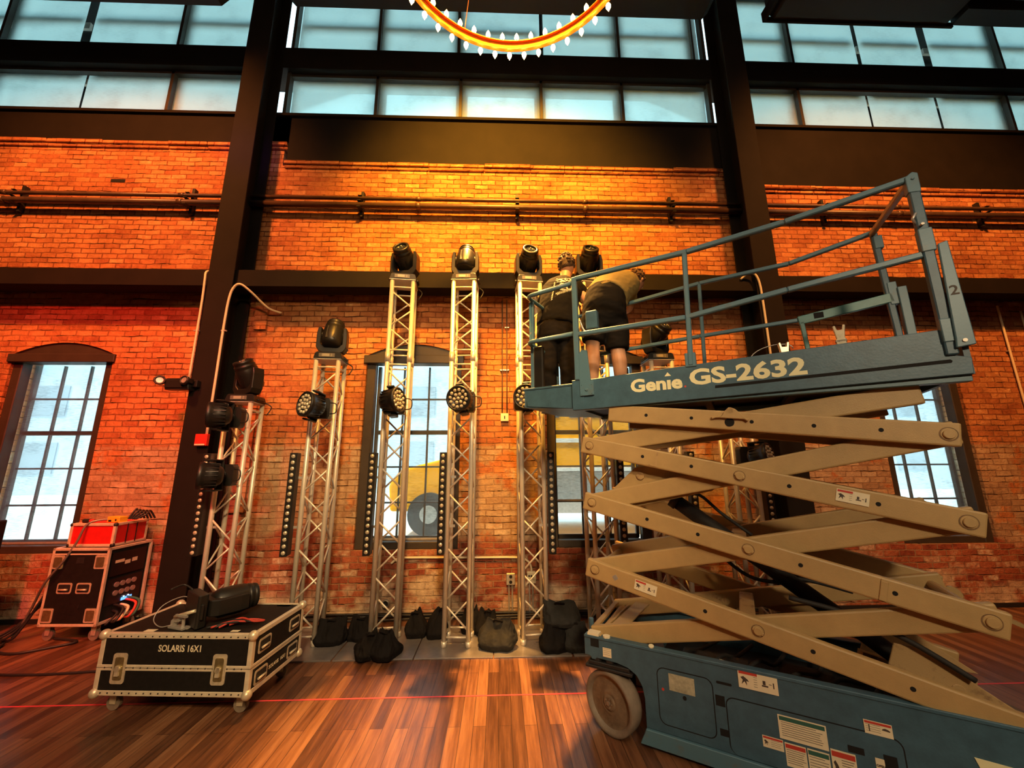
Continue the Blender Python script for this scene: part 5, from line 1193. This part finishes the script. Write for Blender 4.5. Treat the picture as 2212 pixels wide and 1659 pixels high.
sandbag('knotted black sandbag right of the leftmost tall truss, near the wall', -.865, 4.56, .22, .20, .255, 5, BAGM, -.02, .30, seed=5)
sandbag('black sandbag just left of the second tall truss', -.645, 4.53, .22, .2, .30, 6, BAGM, .05, .42, seed=6)
sandbag('black sandbag half hidden behind the second tall truss', -.30, 4.62, .20, .18, .27, 0, BAGM, 0, .55, seed=7)
sandbag('black sandbag tucked behind the grey-lit one', -.14, 4.58, .22, .2, .25, 0, BAGM, .02, .55, seed=8)
sandbag('black sandbag coloured grey as lit, with a black zip, between the second and third tall trusses', -.02, 4.27, .34, .26, .275, -12, BAGLIT, .02, .62, seed=9)
sandbag('lower left black sandbag under the tall heap beside the lift', .53, 4.19, .26, .24, .235, 10, BAGM, .02, .62, seed=10)
sandbag('lower right black sandbag, coloured grey as lit, of the heap beside the lift', .76, 4.20, .27, .25, .26, -10, BAGLIT, -.02, .6, seed=11)
sandbag('grey-lit black sandbag with two peaked corners on top of the heap beside the lift', .62, 4.27, .33, .22, .23, -4, BAGLIT, -.01, .85, seed=12, z0=.20)

# ================================================================== WALL FITTINGS, CABLES, LASER LINE
em = thing('emergency_light', 'black emergency light with two round lamps on the left column', 'emergency light', (-3.72, 4.655, 2.63))
MB().box(-.17, .10, -.10, -.002, 0, .135).box(-.17, .10, -.11, -.10, .02, .115).build('housing', BLKM, em, bevel=.012)
for x, a in ((-.215, 30), (.075, -10)):
    M = Matrix.Translation((x, -.12, .10)) @ Matrix.Rotation(R(a), 4, 'Z') @ Matrix.Rotation(R(80), 4, 'X')
    l = MB().lathe([(-.06, 0), (-.06, .03), (.0, .052), (.03, .055), (.03, .040), (.02, .038)], M, 20).box(-.05, .05, -.02, .03, -.05, .0, M).build('lamp_head', BLKM, em)
    MB().lathe([(.024, .034), (.018, 0)], M, 20).build('lamp_lens', GALV, l)
MB().box(.04, .16, -.06, 0, .04, .12).build('side_bracket', BLKM, em, bevel=.004)
al = thing('fire_alarm_strobe', 'red fire alarm horn strobe on the left column', 'alarm', (-3.425, 4.655, 1.985))
MB().box(-.07, .065, -.045, -.001, 0, .135).box(-.06, .055, -.052, -.045, .012, .12).build('housing', REDA, al, bevel=.01); MB().box(-.06, .055, -.054, -.052, .006, .022).build('clear_strobe', WHITEP, al)
def conduit(pts, r, label, m=CREAMC, clips=()):
    t = MB().tube(smoothpts(pts, 4), r, 10)
    o = t.build('wall_conduit', m); tag(o, label, 'conduit')
    for c in clips: MB().box(c[0] - .03, c[0] + .03, c[1] - .012, c[1] + .012, c[2] - .008, c[2] + .008).build('clip', GALV, o)
conduit([(-3.66, 4.90, 4.24), (-3.70, 4.76, 4.22), (-3.715, 4.66, 4.17), (-3.70, 4.635, 4.05), (-3.695, 4.64, 3.8), (-3.695, 4.64, 3.3), (-3.695, 4.64, 2.77)], .013, 'cream conduit down the left edge of the left column to the emergency light', clips=((-3.70, 4.642, 3.38),))
conduit([(-2.95, 5.05, 3.78), (-3.06, 4.92, 3.80), (-3.17, 4.72, 3.93), (-3.27, 4.645, 4.0), (-3.345, 4.64, 3.93), (-3.375, 4.64, 3.76), (-3.385, 4.64, 3.4), (-3.385, 4.64, 2.8), (-3.39, 4.64, 2.12)], .014, 'cream conduit looping down the right edge of the left column to the red alarm', clips=((-3.375, 4.642, 3.38),))
conduit([(3.22, 4.71, 4.17), (3.30, 4.66, 4.23), (3.38, 4.645, 4.21), (3.42, 4.64, 4.08), (3.43, 4.64, 3.8), (3.43, 4.64, 3.2), (3.43, 4.64, 2.2)], .014, 'cream conduit down the left edge of the right column')
conduit([(.036, 5.07, 4.0), (.036, 5.07, 2.42)], .009, 'left of two thin conduits above the small wall switch', PIPE, ((.036, 5.075, 3.0),)); conduit([(.098, 5.07, 4.0), (.098, 5.07, 2.42)], .009, 'right of two thin conduits above the small wall switch', PIPE, ((.098, 5.075, 3.0), (.098, 5.075, 3.6)))
conduit([(7.20, 5.06, 3.98), (7.21, 5.06, 3.0), (7.22, 5.06, 2.2)], .013, 'cream conduit on the brick at the far right', clips=((7.205, 5.07, 3.3),))
conduit([(7.53, 5.06, 3.9), (7.54, 5.06, 3.0)], .012, 'second cream conduit at the very right edge', CREAMC)
conduit([(-1.30, 5.065, .60), (-1.22, 5.065, .655), (-1.1, 5.065, .662), (-.4, 5.065, .655), (.2, 5.065, .65), (.33, 5.065, .62), (.385, 5.065, .55), (.389, 5.065, .46)], .013, 'horizontal pale conduit under the arched window bending down to the double outlet', WHITEP)
for x, lab in ((.118, 'left'), (.158, 'left inner'), (.365, 'right'), (.405, 'right inner')):
    conduit([(x, 5.072, .37), (x, 5.072, .2), (x, 5.072, .02)], .010, '%s short grey conduit from a wall outlet to the floor' % lab, GALV)
sw = thing('wall_switch', 'small cream switch box high on the brick between the arched windows', 'switch', (.067, D, 2.31))
MB().box(-.052, .052, -.045, 0, 0, .105).build('box', WHITEP, sw, bevel=.006); MB().box(-.007, .007, -.05, -.045, .035, .07).build('toggle', GREASE, sw)
for x, z, lab, n in ((.138, .345, 'grey double wall outlet with round sockets, left of the third tall truss', 2), (.388, .36, 'pale wall outlet box seen through the third tall truss', 3)):
    t = thing('wall_outlet', lab, 'outlet', (x, D, z)); MB().box(-.052, .052, -.05, 0, 0, .13).build('box', GALV if n == 2 else WHITEP, t, bevel=.006)
    for k in range(n): MB().cyl((0 if n == 2 else -.028 + .028 * k, -.05, .035 + .06 * k if n == 2 else .085), (0, -1, 0), .019 if n == 2 else .011, .004, 14).build('socket', BLK, t)
t = thing('pipe_sleeve', 'small dark round pipe end low on the brick behind the leftmost tall truss', 'pipe', (-1.34, D, .155))
MB().lathe([(0, .045), (.04, .045), (.04, .032), (.0, .032)], Matrix.Rotation(R(90), 4, 'X'), 20).build('sleeve', BRONZE, t); MB().cyl((0, -.004, 0), (0, -1, 0), .032, .004, 18).build('opening', HOLE, t)
for k, (lab, dz, yy) in enumerate((('lowest black cable lying along the foot of the brick wall', .0, 4.99), ('second black cable lying along the foot of the brick wall', .016, 5.015), ('topmost black cable lying along the foot of the brick wall', .036, 5.03))):
    pts = [(-3.2 + .45 * i, yy - .02 + .018 * math.sin(i * 1.3 + k * 2), .014 + dz + .010 * abs(math.sin(i * .9 + k))) for i in range(16)]
    tag(MB().tube(smoothpts(pts, 5), .012, 7).build('black_cable', CABLE), lab, 'cable', 'cables along the wall foot')
for x0, x1, lab in ((-6.5, 9.0, 'thin red strip built as a bright line of tape running across the floor under the low case and lift'),):
    tag(MB().box(-5.62, -5.42, D - .004, D + .002, 5.78, 5.83).build('wall_slot', HOLE), 'small dark slot in the brick above the pipes, left of the left column', 'wall slot')
    tag(MB().box(x0, x1, 3.450, 3.465, .0005, .0016).build('floor_laser_line', REDT), lab, 'laser')  # laser line on the floor, built as a thin red strip
hg = MB().tube(smoothpts([(1.155, 4.275, 2.28), (1.14, 4.27, 2.24), (1.16, 4.268, 2.20), (1.18, 4.27, 2.24), (1.165, 4.275, 2.29), (1.17, 4.285, 2.36)]), .0035, 6).build('safety_wire', GALV)
tag(hg, 'thin safety wire loop hanging inside the fourth tall truss, under the platform', 'wire')

# ================================================================== RING CHANDELIER
ch_ = thing('ring_chandelier', 'large gold ring chandelier with glowing candle bulbs, top centre', 'chandelier', (.095, 2.12, 5.955))
RR = 1.09
def band(r0, r1, z0, z1, n=96): return MB().lathe([(z0, r0), (z1, r0), (z1, r1), (z0, r1), (z0, r0)], None, n, True)
band(RR - .006, RR + .006, -.05, .05).build('ring_band', GOLD, ch_)
band(RR - .030, RR - .006, .045, .055).build('upper_rim', GOLD, ch_); band(RR - .03, RR - .006, -.055, -.045).build('lower_rim', GOLD, ch_)
NB = 46
flame = MB().lathe([(0, .006), (.004, .012), (.018, .017), (.036, .014), (.055, .006), (.066, 0)], None, 10)
for k in range(NB):
    for up in (1, -1):
        a = (k + (.5 if up < 0 else 0)) * 2 * PI / NB
        M = Matrix.Translation((RR * math.cos(a) * (.985 if up > 0 else 1), RR * math.sin(a) * (.985 if up > 0 else 1), up * .052)) @ Matrix.Rotation(0 if up > 0 else PI, 4, 'X')
        if k == 0:
            s_ = MB().cyl((0, 0, 0), (0, 0, 1), .009, .024, 8).build('candle_holder', GOLD, ch_); s_.matrix_basis = M
            f_ = MB().lathe([(.022, .008), (.028, .017), (.046, .0235), (.066, .020), (.092, .008), (.112, 0)], None, 10).build('candle_bulb', BULB, s_)
            if up > 0: S0 = s_
        else:
            s_ = S0.copy(); C.objects.link(s_); s_.parent = ch_; s_.matrix_basis = M
            f_ = S0.children[0].copy(); C.objects.link(f_); f_.parent = s_
for k in range(3):
    a = k * 2 * PI / 3 + 2.0
    MB().tube([(RR * math.cos(a), RR * math.sin(a), .05), (.05 * math.cos(a), .05 * math.sin(a), 2.6)], .004, 6).build('hanging_wire', GOLD, ch_)
MB().tube([(0, 0, 2.58), (0, 0, 10.6 - 5.955)], .02, 10).build('hanging_rod', DARK, ch_)
